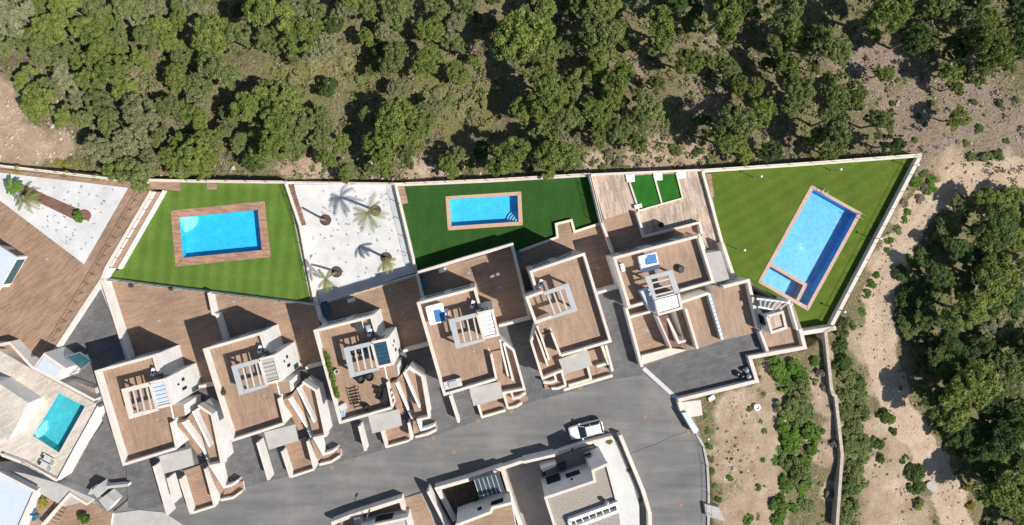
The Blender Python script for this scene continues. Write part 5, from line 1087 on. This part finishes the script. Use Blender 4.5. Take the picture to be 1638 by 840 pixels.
TREES = [(14,22,30,2),(63,8,15,0),(82,48,24,0),(52,70,19,1),(70,88,16,1),(100,82,18,1),(105,10,20,0),(135,45,19,0),(155,15,18,1),(172,38,14,0),(155,68,20,0),(187,55,15,1),(205,10,21,1),(222,28,14,2),(236,62,18,1),(256,42,14,0),(226,92,15,0),(272,68,18,0),(285,35,16,0),(292,92,14,1),(246,12,16,2),(152,92,16,1),(190,88,14,0),(82,99,12,0),(182,112,20,0),(140,128,17,0),(103,126,20,2),(40,125,16,0),(73,142,14,1),(284,124,16,0),(205,145,17,0),(5,72,16,1),(125,97,12,0),(288,12,13,1),(-22,60,18,0),(-20,110,16,1),
(62,165,22,0),(103,188,14,0),(160,165,19,1),(226,178,23,2),(272,172,18,1),(254,219,13,1),(176,202,16,1),(165,238,22,2),(210,226,21,2),(187,262,19,0),(215,278,21,1),(288,228,14,0),(272,250,14,0),(290,268,16,0),(132,190,12,1),(198,245,16,2),(240,256,13,2),(195,155,11,1),(125,158,13,2),
(312,10,17,2),(340,62,25,0),(378,60,23,1),(310,85,16,1),(430,22,28,0),(428,64,17,1),(350,112,25,1),(482,60,25,0),(512,78,20,2),(470,12,16,2),(505,12,14,1),(553,15,16,2),(590,15,15,1),(586,60,13,0),(535,42,12,3),(472,92,10,1),(432,140,14,0),(316,138,16,1),(525,140,13,3),(598,110,11,1),(385,15,12,3),
(316,162,15,2),(311,188,16,0),(366,181,12,1),(402,168,25,0),(452,161,22,0),(446,192,25,0),(419,207,17,0),(470,210,21,1),(439,230,23,0),(487,187,16,1),(415,245,14,0),(465,238,17,1),(518,192,15,1),(514,223,15,1),(547,227,12,0),(523,254,12,0),(555,275,13,4),(360,208,13,1),(384,227,13,1),(327,223,18,0),(311,242,20,0),(333,250,18,0),(404,262,14,3),(318,266,17,0),(593,187,15,1),(595,232,16,0),(593,272,10,1),
(633,15,23,1),(699,15,18,1),(618,50,15,2),(629,92,19,1),(688,48,19,0),(728,42,18,2),(728,70,16,1),(684,99,21,0),(732,117,16,0),(757,97,8,0),(746,8,16,1),(838,62,36,0),(862,88,22,1),(818,40,17,0),(845,14,14,2),(870,10,20,0),(893,77,14,1),(876,135,27,0),(618,113,12,1),(636,143,12,2),(605,37,10,0),(611,79,12,3),(763,29,8,3),
(637,183,23,0),(624,214,23,0),(670,210,19,0),(673,187,17,1),(611,252,19,0),(650,247,17,1),(693,174,14,2),(717,268,15,0),(728,249,13,1),(752,267,9,1),(811,250,27,0),(836,236,17,1),(794,268,13,0),(843,174,20,0),(871,161,23,0),(864,220,16,1),(886,250,25,0),(875,266,16,0),(889,198,16,1),(770,242,12,3),
(964,11,23,0),(931,7,16,0),(960,51,26,1),(984,51,18,0),(960,88,23,0),(909,70,17,1),(999,66,10,1),(1057,42,26,0),(1056,70,19,1),(1103,40,14,1),(1160,27,33,0),(1193,11,17,1),(1101,99,21,0),(1142,99,14,0),(1165,110,16,1),(988,128,25,0),(920,132,19,1),(1050,135,14,1),(1024,11,16,2),(955,113,17,0),(1182,135,14,0),(1015,73,8,2),
(911,192,21,1),(911,254,19,0),(955,181,23,0),(980,161,19,0),(1032,172,25,1),(988,210,17,1),(1019,229,15,0),(962,205,17,0),(958,230,8,1),(918,168,15,0),(1177,196,27,1),(1165,223,21,0),(1189,246,14,0),(1123,192,12,3),(1015,196,18,1),(1120,35,9,1),
(1255,20,27,1),(1207,24,12,0),(1273,60,21,0),(1303,60,19,1),(1328,73,25,1),(1346,77,14,0),(1237,71,15,1),(1257,106,19,0),(1337,15,16,2),(1420,24,33,0),(1398,55,12,0),(1460,18,14,1),(1462,62,23,3),(1414,117,13,0),(1277,140,21,1),(1332,143,19,1),(1209,141,12,0),(1317,40,14,2),(1304,108,9,1),(1229,103,12,3),(1370,147,14,0),
(1216,183,22,0),(1268,168,18,1),(1328,194,25,1),(1334,222,23,1),(1303,220,15,0),(1365,163,15,0),(1407,197,21,1),(1231,244,15,3),(1425,232,17,3),(1328,242,13,0),
(1500,9,21,1),(1539,18,18,2),(1552,46,23,1),(1577,34,19,0),(1584,77,27,0),(1568,112,21,1),(1525,114,19,0),(1612,102,14,1),(1595,61,16,0),(1528,140,12,0),(1525,77,19,3),(1632,18,24,3),(1632,72,17,3),(1623,45,14,3),(1530,189,15,0),
(1580,322,21,0),(1618,325,25,0),(1593,367,28,3),(1625,383,21,0),(1535,325,13,1),(1593,444,30,0),(1551,496,26,0),(1593,521,20,2),(1622,541,19,1),(1622,480,19,3),(1513,524,17,3),(1660,430,24,0),(1665,350,22,3),
(1557,617,33,0),(1523,650,27,0),(1493,633,20,3),(1613,583,25,1),(1613,622,19,1),(1510,580,22,3),(1547,580,19,3),(1613,693,28,3),(1607,733,21,0),(1610,790,32,0),(1587,773,17,3),(1580,712,22,3),(1632,660,20,3),(1560,740,15,3),(1655,560,26,1),(1535,400,22,3),(1500,440,20,3),(1560,420,20,3),(1545,455,18,3),(1480,500,18,3),(1520,555,18,3),(1575,560,20,3),(1590,480,18,3),(1545,690,20,3),(1520,610,18,3),(1585,660,22,3),(1590,745,20,3),(1660,740,26,3),(1640,845,24,0),
(330,-14,18,1),(140,-16,18,0),(30,-18,18,1),(560,-16,20,0),(660,-18,20,1),(790,-14,20,3),(930,-20,22,0),(1080,-8,24,3),(1240,-20,20,1),(1380,-22,20,0),(1570,-14,24,3),(1110,12,14,3),(1075,5,12,3),(245,-14,16,0),(440,-20,18,1)]
ORD = ['first','second','third','fourth','fifth','sixth','seventh','eighth','ninth','tenth','eleventh','twelfth','thirteenth','fourteenth','fifteenth','sixteenth','seventeenth','eighteenth','nineteenth','twentieth']
def zone(x, y):
    if x > 1430 and y > 290: return ('upper right grove', 'middle right grove', 'lower right grove')[0 if y < 450 else 1 if y < 600 else 2]
    cols = [(115,'far left'),(235,'leftmost gravel'),(350,'left pool start'),(470,'left pool end'),(560,'left palms'),(650,'right palms'),(745,'middle pool start'),(850,'middle pool end'),(945,'middle lawn end'),(1040,'left small lawn'),(1130,'right small lawn'),(1240,'right lawn start'),(1360,'right pool'),(1475,'right lawn corner'),(1560,'dirt track bend'),(9999,'far right')]
    c = [n for lim, n in cols if x < lim][0]; r_ = 'top edge' if y < 45 else ('upper woods' if y < 105 else ('mid woods' if y < 165 else 'wallside woods'))
    return r_+' above '+c
def size_word(r): return 'huge' if r >= 25 else 'large' if r >= 20 else 'medium' if r >= 15 else 'small'
TONE = ['bright green', 'mid green', 'grey green', 'dark green', 'fresh green']
groups = {}
for i, (x, y, r_, k) in enumerate(TREES): groups.setdefault((zone(x, y), r_ >= 15), []).append((x, i))
rank = {}
for g, l in groups.items():
    for n_, (x, i) in enumerate(sorted(l)): rank[i] = (n_, len(l))
trng = random.Random(11)
for i, (x, y, rp, k) in enumerate(TREES):
    rad = rp*SC*((1.22 if y < 345 else 1.42) if x > 1430 and y > 290 else 1.36 if x < 900 else 1.28); zg = ground_z(min(max(x, -50), 1700), max(y, -60)); zs = trng.uniform(1.0, 1.3)+(0.18 if rp >= 26 else 0)-(0.45 if x > 1430 and y > 290 else 0)
    for _ in range(2):
        c = at(x, y, zg+HC*rad*zs); qx, qy = to_px(c.x, c.y, zg); zg = ground_z(qx, qy)
    c = at(x, y, zg+HC*rad*zs); k2 = 0 if k == 4 else k
    n_, tot = rank[i]; zl = zone(x, y)
    lab = '%s %s pine, %s' % (size_word(rp), TONE[k], zl)+(', %s %s one from left' % (ORD[n_], 'bigger' if rp >= 15 else 'smaller') if tot > 1 else '')
    t = thing('pine_tree', lab, 'tree', (c.x, c.y, zg), trng.uniform(0, 6.28), 'pine trees on the hillside'); t.scale = (rad, rad*trng.uniform(0.9, 1.1), rad*zs)
    crowns, tm = PROTO[trng.randrange(len(PROTO))]
    link(bpy.data.objects.new('trunk', tm), t); link(bpy.data.objects.new('crown', crowns[k2]), t)
# shrubs
SHRUBS = [('in green belt below parking court', 4, [(1243,590,17),(1267,587,16),(1280,620,17),(1260,650,18),(1283,643,15),(1260,683,20),(1297,690,15),(1267,707,18),(1300,720,10),(1240,737,9),(1263,740,17),(1280,760,19),(1257,773,14),(1287,777,14),(1247,807,15),(1290,810,14),(1270,813,9),(1247,830,13),(1255,612,15),(1282,600,13),(1290,665,14),(1275,670,14),(1248,720,10),(1290,740,12),(1305,578,8)]),
 ('right of the narrow stone wall', 1, [(1347,580,15),(1357,603,16),(1373,613,14),(1353,633,15),(1357,660,17),(1380,660,14),(1367,687,17),(1383,707,14),(1360,713,15),(1380,730,12),(1367,750,15),(1357,777,17),(1373,773,13),(1360,807,17),(1350,827,14),(1345,555,14),(1352,525,17),(1343,690,9),(1372,640,12)]),
 ('close left of the narrow stone wall', 6, [(1313,597,8),(1330,653,8),(1337,710,8),(1330,790,9),(1317,690,5),(1318,620,6)]),
 ('beside lower dirt track', 3, [(1463,757,16),(1468,780,14),(1470,807,10),(1413,663,10),(1423,672,10),(1405,710,12),(1410,735,8),(1430,690,7),(1446,735,9)]),
 ('on right verge of dirt track', 5, [(1503,693,7),(1517,710,8),(1547,780,7),(1553,810,8),(1524,722,6),(1536,760,5)]),
 ('beside slanting wall of right lawn', 4, [(1467,291,9),(1480,278,8),(1491,290,10),(1485,305,8),(1452,340,7),(1447,352,6),(1437,368,8),(1424,385,7),(1420,400,5),(1395,455,8),(1388,470,8),(1402,440,6),(1380,500,7),(1496,303,6)]),
 ('grey among track corner bushes', 6, [(1473,318,8),(1462,285,7),(1448,325,7),(1480,300,7)]),
 ('at left edge of eastern grove', 3, [(1474,412,20),(1442,438,15),(1451,480,22),(1451,510,20),(1470,455,16),(1497,400,12)]),
 ('olive in eastern grove', 8, [(1512,365,22),(1506,470,20),(1461,532,20),(1530,350,12),(1490,500,14),(1545,545,14),(1520,440,14),(1575,545,12),(1470,560,12)]),
 ('grey in eastern grove', 2, [(1497,418,12),(1520,452,9)]),
 ('on open slope at upper right', 3, [(1567,206,8),(1550,193,6),(1490,166,6),(1548,230,7),(1555,250,7),(1580,252,10),(1598,248,9),(1560,163,6),(1600,165,7),(1430,165,5),(1438,128,5),(1470,185,5),(1480,200,5),(1465,224,5),(1611,225,6),(1629,160,6)]),
 ('along wall strip above twin lawns', 1, [(1083,243,8),(1075,235,6),(1116,242,9),(1136,256,7),(1068,200,6),(1105,212,6),(985,262,6),(965,268,7),(948,262,5)]),
 ('dry among rocks above twin lawns', 6, [(975,245,8),(990,256,5),(1157,248,6)]),
 ('along right street kerb', 4, [(1127,665,5),(1133,690,6),(1135,715,6),(1138,735,6),(1140,755,6),(1143,778,5),(1150,800,5),(1168,765,6),(1213,780,6),(1215,675,6),(1222,690,6),(1228,705,5),(1220,735,5),(1200,655,5),(1195,830,10),(1210,825,8)]),
 ('dry among scrub above middle pool', 8, [(500,105,14),(530,110,13),(555,100,13),(470,125,13),(500,132,12),(545,130,12),(575,125,10),(700,148,12),(720,160,12),(745,165,12),(760,180,10),(735,180,11),(775,165,9),(690,195,10),(660,150,10),(655,165,8),(455,108,10),(520,90,10)]),
 ('yellow along wall of leftmost plot', 5, [(93,260,6),(105,262,6),(120,262,7)]),
 ('low green along wall of leftmost plot', 1, [(128,263,8),(140,266,7),(112,257,6)]),
 ('small along wall behind palms', 4, [(500,270,6),(580,285,7),(703,262,8),(570,268,6),(615,278,7)])]
for zn, k, lst in SHRUBS:
    order = sorted(range(len(lst)), key=lambda j: lst[j][1] if 'belt' in zn or 'wall' in zn and 'stone' in zn or 'kerb' in zn or 'slanting' in zn else lst[j][0])
    vert = 'belt' in zn or ('wall' in zn and 'stone' in zn) or 'kerb' in zn or 'slanting' in zn
    for n_, j in enumerate(order):
        x, y, rp = lst[j]; rad = rp*SC*1.08; zg = ground_z(x, y); c = at(x, y, zg+rad*0.4)
        word = {4: 'green', 1: 'mid green', 6: 'grey brown', 3: 'dark green', 5: 'yellow green', 8: 'olive', 2: 'silvery'}[k]
        lab = '%s %s shrub %s, %s from %s' % ('large' if rp >= 14 else 'small', word, zn, ORD[n_] if n_ < 20 else ('twenty-'+ORD[n_-20] if n_ > 19 else ''), 'top' if vert else 'left')
        t = thing('shrub', lab, 'shrub', (c.x, c.y, zg-0.05), trng.uniform(0, 6.28), 'shrubs on the slope'); t.scale = (rad, rad, rad*trng.uniform(0.45, 0.75))
        fol, sm = SPROTO[trng.randrange(6)]; kk = k if trng.random() < 0.75 or k in (5, 6) else {4: 1, 1: 3, 3: 0, 8: 1, 2: 1}.get(k, k)
        link(bpy.data.objects.new('stem', sm), t); link(bpy.data.objects.new('foliage', fol[kk]), t)
def plant(px, py, z, rp, k, label, name='garden_shrub', cat='plant', hs=0.9):
    rad = rp*SC; c = at(px, py, z+rad*0.4); t = thing(name, label, cat, (c.x, c.y, z), trng.uniform(0, 6.28)); t.scale = (rad, rad, rad*hs)
    fol, sm = SPROTO[trng.randrange(6)]; link(bpy.data.objects.new('stem', sm), t); link(bpy.data.objects.new('foliage', fol[k]), t)
plant(127,347,Z_LEFT+.2,10,4,'bright green bush at rounded end of brown bed',hs=1.3); plant(28,271,Z_LEFT+.1,7,5,'yellow shrub, left of three in dark border'); plant(105,278,Z_LEFT+.1,8,5,'yellow shrub, middle of three in dark border'); plant(154.5,284.5,Z_LEFT+.1,6.5,5,'yellow shrub, right of three in dark border')
plant(136,827,0.4,10,4,'round clipped green bush in small lower left yard',hs=1.2); plant(1006,752,0.15,4,4,'tiny green plant beside white path, upper'); plant(1024,799.5,0.15,4,4,'tiny green plant beside white path, lower'); plant(975,707,0.27,5,5,'small yellow green plant at top of white path')
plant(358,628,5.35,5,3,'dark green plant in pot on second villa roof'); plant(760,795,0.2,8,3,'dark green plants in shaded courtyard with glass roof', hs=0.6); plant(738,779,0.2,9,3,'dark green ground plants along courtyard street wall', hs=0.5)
# hedge on the furnished roof: one clipped row
C_, N_, S_, T_ = [], [], [], []
for k in range(14):
    C, Nn, S, T, _ = crown_points(500+k, 10, 60, rc=(0.3, 0.5), flat=0.8, leaf=(0.10, 0.2)); p = at(522.5+k*1.35, 568+k*5.0, 6.0); C_.append(C*0.36+np.array([p.x, p.y, 6.0])); N_.append(Nn); S_.append(S*0.36); T_.append(T)
hm = quads_mesh('hedge', np.concatenate(C_), np.concatenate(N_), np.concatenate(S_), np.concatenate(T_), M['hedge'], 0.6, 9)
tag(link(bpy.data.objects.new('hedge', hm)), 'narrow bright green hedge along left edge of furnished roof', 'hedge')
# palms
def frond(mb, base, az, L, droop, w, rr):
    pts = []; n = 9
    for i in range(n+1):
        u = i/n; rr_ = L*u*(1-0.15*u); z = 0.30*L*u-droop*L*u*u*0.8
        pts.append(base+Vector((math.cos(az)*rr_, math.sin(az)*rr_, z)))
    mb.tube(pts, [0.03*(1-0.8*i/n) for i in range(n+1)], 4)
    side = Vector((-math.sin(az), math.cos(az), 0))
    for i in range(1, 19):
        u = i/19; j = min(n-1, int(u*n)); p = pts[j].lerp(pts[j+1], u*n-j); d = (pts[j+1]-pts[j]).normalized(); ln_ = w*math.sin(math.pi*min(1, 0.12+u*0.9))**0.6*rr.uniform(.8, 1.1)
        for s_ in (-1, 1):
            tip = p+(side*s_*0.85+d*0.6).normalized()*ln_+Vector((0, 0, -0.25*ln_)); wv = d*0.045
            mb.poly([p-wv, p+wv, tip+wv*0.3, tip-wv*0.3], 0)
def palm(base_px, top_px, z, h, nf, L, label, seed, tips=None, ring=True, k=7, trunk=0.16):
    rr = random.Random(seed); b = at(*base_px, z); tp = at(*top_px, z+h); t = thing('palm_tree', label, 'palm', b)
    d = tp-b; tb = MB(); pts = [Vector((0, 0, -0.1)), Vector((d.x*.2, d.y*.2, h*.35)), Vector((d.x*.55, d.y*.55, h*.7)), Vector((d.x, d.y, h))]
    tb.tube(pts, [trunk*1.25, trunk, trunk*.9, trunk*.8], 10); tb.build('trunk', M['palmbark'], t, smooth=True)
    for i in range(nf):
        az = (tips[i] if tips and i < len(tips) else rr.uniform(0, 6.28)); mb = MB(); l_ = L*rr.uniform(.8, 1.1)
        frond(mb, Vector((d.x, d.y, h)), az, l_, rr.uniform(.4, .9), l_*0.17, rr); me = mb.mesh('frond', F[k])
        a_ = me.attributes.new('tint', 'FLOAT', 'POINT'); a_.data.foreach_set('value', np.full(len(me.vertices), rr.uniform(0, 1), np.float32)); link(bpy.data.objects.new('frond', me), t)
def ring(px, py, label, r_=9.2):
    t = thing('tree_ring', label, 'planter', at(px, py, Z_PALM)); rm = r_*SC
    mb = MB(); mb.lathe((0, 0, 0), [(rm, 0), (rm, 0.10), (rm-0.06, 0.10), (rm-0.06, 0.05)], 28); mb.build('rim', M['dark'], t); mb = MB(); mb.lathe((0, 0, 0.02), [(rm-0.07, 0), (rm-0.07, 0.05)], 28); mb.build('soil', M['soil'], t)
ring(521,352,'brown planting ring round bare trunk in palm garden'); ring(601,337,'brown planting ring under the largest palm'); ring(618,412.5,'brown planting ring under palm at right of garden'); ring(538.5,435,'brown planting ring under palm at lower left of garden')
D = lambda a: R(a)
palm((521,352),(512.5,350.5), Z_PALM, 4.4, 0, 1, 'bare leafless palm trunk at upper left of palm garden', 1)
palm((601,337),(589,339.5), Z_PALM, 6.0, 11, 2.9, 'largest palm with wide yellow green fronds', 2, [D(75),D(-170),D(165),D(-130),D(-75),D(-110),D(-5),D(-60),D(-20),D(-150),D(45)])
palm((618,412.5),(614,417.5), Z_PALM, 5.0, 7, 2.1, 'small palm at right of palm garden', 3, [D(-20),D(-95),D(-50),D(-75),D(10),D(-120),D(-35)])
palm((538.5,435),(521,445.5), Z_PALM, 4.6, 8, 2.1, 'palm with drooping fronds at lower left of garden', 4, [D(130),D(-130),D(-100),D(-65),D(-45),D(60),D(-85),D(160)])
palm((18,301),(19,299), Z_LEFT+.2, 1.8, 22, 1.5, 'dense green palm on upper end of brown bed', 5, k=4); palm((38,322),(40,318), Z_LEFT, 2.6, 9, 2.2, 'yellowing palm beside brown bed in leftmost gravel', 6, [D(25),D(-20),D(-45),D(170),D(-70),D(60),D(-120),D(-150),D(5)])
palm((67,806),(67,805), 0.4, 0.5, 26, 0.9, 'spiky yellow green palm in lower left corner yard', 7, k=5, trunk=0.12)
# ------------------------------------------------------------------ stuff nobody could count: scrub, stones, weeds
r = np.random.RandomState(5)
def scatter(n, keep, zfun):
    px = r.uniform(-60, 1700, n*3); py = r.uniform(-60, 880, n*3); ok = (~in_poly(px, py, [(a, b) for a, b in VILL])) & keep(px, py); px, py = px[ok][:n], py[ok][:n]
    z = zfun(px, py); k = SC*(CAMH-z)/CAMH; return px, py, np.stack([(px-NX)*k, (NY-py)*k, z], -1)
def pale_dist(px, py): return seg_d(px, py, TRACK)
VIL2 = [(-900,268),(0,262),(180,282),(460,287),(640,291),(945,276),(1125,268),(1480,244),(1345,520),(1345,530),(1300,568),(1210,580),(1222,622),(1100,655),(1128,690),(1142,750),(1142,1300),(-900,1300)]
nv = np.vectorize(lambda a, b: mnoise.noise(Vector((a*0.03, b*0.03, 4.4))))
def tufts(name, label, n, keep, size, per, k, hs=1.0):
    px, py, P = scatter(n, lambda a, b: keep(a, b) & ~in_poly(a, b, VIL2), smooth_z); m = len(P)
    s = r.uniform(*size, m); C = np.repeat(P, per, 0); S = np.repeat(s, per); d = r.normal(0, 1, (m*per, 3)); d[:, 2] = np.abs(d[:, 2])*hs; d /= np.linalg.norm(d, axis=1)[:, None]
    C = C+d*S[:, None]*r.uniform(.3, 1, (m*per, 1)); T = np.clip(np.repeat(r.uniform(0, 1, m), per)+r.normal(0, .1, m*per), 0, 1)
    me = quads_mesh(name, C, d+np.array([0, 0, .4]), S*0.32, T, F[k], 0.7, 3); o = link(bpy.data.objects.new(name, me)); o['kind'] = 'stuff'; o['label'] = label; o['category'] = 'ground cover'
lo = lambda a, b: (b < 290)
tufts('forest_scrub', 'low olive scrub between the pines', 3600, lambda a, b: lo(a, b) & (nv(a, b) > -0.22) & ~((a < 125) & (b > 118)) & ~((a > 1360) & (b > 85)), (0.2, 0.55), 13, 8, 0.6)
tufts('green_scrub', 'low green undergrowth between the pines', 4200, lambda a, b: lo(a, b) & (nv(a+500, b) > -0.1) & ~((a < 125) & (b > 118)) & ~((a > 1360) & (b > 85)), (0.25, 0.65), 14, 1, 0.6)
tufts('dry_scrub', 'grey brown dry twigs between the pines', 1700, lambda a, b: lo(a, b) & (nv(a, b) < 0.25) & ~((a < 125) & (b > 118)), (0.25, 0.6), 12, 6, 0.6)
tufts('slope_tufts', 'small dark tufts dotting the open slopes', 900, lambda a, b: ((a > 1350) & (b > 90) & (b < 250)) | ((a > 1330) & (b > 240) & (pale_dist(a, b) > 20)) | ((a > 1140) & (b > 600) & (a < 1345)), (0.12, 0.32), 16, 3, 0.7)
tufts('grove_floor', 'green undergrowth of the eastern grove', 3200, lambda a, b: (a > 1440) & (b > 320) & (pale_dist(a, b) > 40) & (a > 1440+np.maximum(0, b-540)*0.33), (0.3, 0.75), 14, 3, 0.6)
BELT = [(1232,575),(1300,565),(1312,700),(1312,850),(1235,850),(1245,700)]; BELT2 = [(1340,540),(1375,590),(1398,660),(1396,720),(1385,850),(1345,850),(1350,730),(1340,640)]
tufts('belt_weeds', 'leafy green weeds filling the two scrub belts', 3200, lambda a, b: (in_poly(a, b, BELT) & (nv(a*2, b*2) > -0.15)) | in_poly(a, b, BELT2), (0.25, 0.6), 18, 4, 0.6)
tufts('slope_weeds', 'green weeds on the slope below the court', 420, lambda a, b: (a > 1130) & (b > 590) & (a < 1400) & (nv(a+300, b) > 0.0), (0.15, 0.4), 14, 4, 0.6)
# stones
def stones(name, label, n, keep, size, mat):
    px, py, P = scatter(n, lambda a, b: keep(a, b) & ~in_poly(a, b, VIL2), smooth_z); m = len(P); s = r.uniform(size[0], size[1], m)**1.0
    base = np.array([(1, 0, 0), (-1, 0, 0), (0, 1, 0), (0, -1, 0), (0, 0, .7), (0, 0, -.7)], float); fc = np.array([(0, 2, 4), (2, 1, 4), (1, 3, 4), (3, 0, 4), (2, 0, 5), (1, 2, 5), (3, 1, 5), (0, 3, 5)])
    V = (base[None]*s[:, None, None]*r.uniform(.6, 1.3, (m, 6, 1))); a = r.uniform(0, 6.28, m); ca, sa = np.cos(a)[:, None], np.sin(a)[:, None]
    V = np.stack([V[..., 0]*ca-V[..., 1]*sa, V[..., 0]*sa+V[..., 1]*ca, V[..., 2]], -1)+P[:, None, :]; Fc = (fc[None]+np.arange(m)[:, None, None]*6).reshape(-1, 3)
    me = bpy.data.meshes.new(name); me.from_pydata(V.reshape(-1, 3).tolist(), [], Fc.tolist()); me.materials.append(mat); o = link(bpy.data.objects.new(name, me)); o['kind'] = 'stuff'; o['label'] = label; o['category'] = 'stones'
stones('stones', 'loose pale stones on bare ground and slopes', 6500, lambda a, b: (a > 1120) & ((b > 250) | (b > 90)) | ((a < 130) & (b > 130)) | (b > 245), (0.05, 0.2), M['stone'])
stones('rocks', 'pale rocks heaped on bare banks', 900, lambda a, b: ((a < 120) & (b > 130) & (b < 262)) | ((b > 248) & (b < 290) & (a > 360)) | ((a > 1380) & (a < 1440) & (b > 300) & (b < 520)) | ((a > 1140) & (a < 1240) & (b > 640)), (0.12, 0.42), M['stone'])
stones('litter', 'scraps of rubbish beside the street end', 150, lambda a, b: (a > 1125) & (a < 1190) & (b > 640) & (b < 760), (0.05, 0.22), M['white'])
# weeds dotted on the white gravel
def weeds(name, label, poly, z, n):
    px = r.uniform(min(p[0] for p in poly), max(p[0] for p in poly), n*3); py = r.uniform(min(p[1] for p in poly), max(p[1] for p in poly), n*3); ok = in_poly(px, py, poly); px, py = px[ok][:n], py[ok][:n]
    k = SC*(CAMH-z)/CAMH; P = np.stack([(px-NX)*k, (NY-py)*k, np.full(len(px), z+0.05)], -1); C = np.repeat(P, 6, 0)+r.normal(0, .07, (len(P)*6, 3))*np.array([1, 1, .3])
    me = quads_mesh(name, C, np.tile([0, 0, 1.0], (len(C), 1)), np.full(len(C), 0.06), r.uniform(0, 1, len(C)), F[6], 0.5, 2); o = link(bpy.data.objects.new(name, me)); o['kind'] = 'stuff'; o['label'] = label; o['category'] = 'weeds'
weeds('gravel_weeds', 'tiny dry weeds on white palm garden gravel', [(475,300),(625,300),(655,425),(515,470)], Z_PALM, 70)
weeds('gravel_weeds', 'tiny dry weeds on leftmost white gravel', [(5,285),(195,303),(132,412),(40,345)], Z_LEFT+0.03, 60)
# larger oddments on the slope
for i, (x, y, w, d, lb, m_) in enumerate([(1210,651,.55,.55,'round white pipe end on bare slope','white'),(1241,649,.5,1.1,'pale rectangular board beside green belt','lightgrey'),(1138,637,.9,.5,'white plastic sheet below parking court wall','white'),(1490,778,.9,1.3,'pale concrete cover beside dirt track','concrete')]):
    zg = ground_z(x, y); mb = MB()
    if i == 0: mb.lathe((0, 0, 0), [(0.42, -0.2), (0.42, 0.3), (0.28, 0.3), (0.28, 0.1)], 18)
    elif i == 3: mb.prism([(0.55*math.cos(a)*(1+.12*math.sin(3*a)), 0.9*math.sin(a)*(1+.1*math.cos(2*a))) for a in np.linspace(0, 6.28, 12, endpoint=False)], -0.3, 0.14)
    else: mb.prism([(-w/2, -d/2), (w/2*.9, -d/2*1.1), (w/2, d/2), (-w/2*.8, d/2*.9)], -0.1, 0.12)
    o = mb.build('debris' if i in (1, 2) else ('pipe_end' if i == 0 else 'manhole_slab'), M[m_]); o.location = at(x, y, zg+0.12); o.rotation_euler = (0, 0, 0.3*i); tag(o, lb, 'debris')
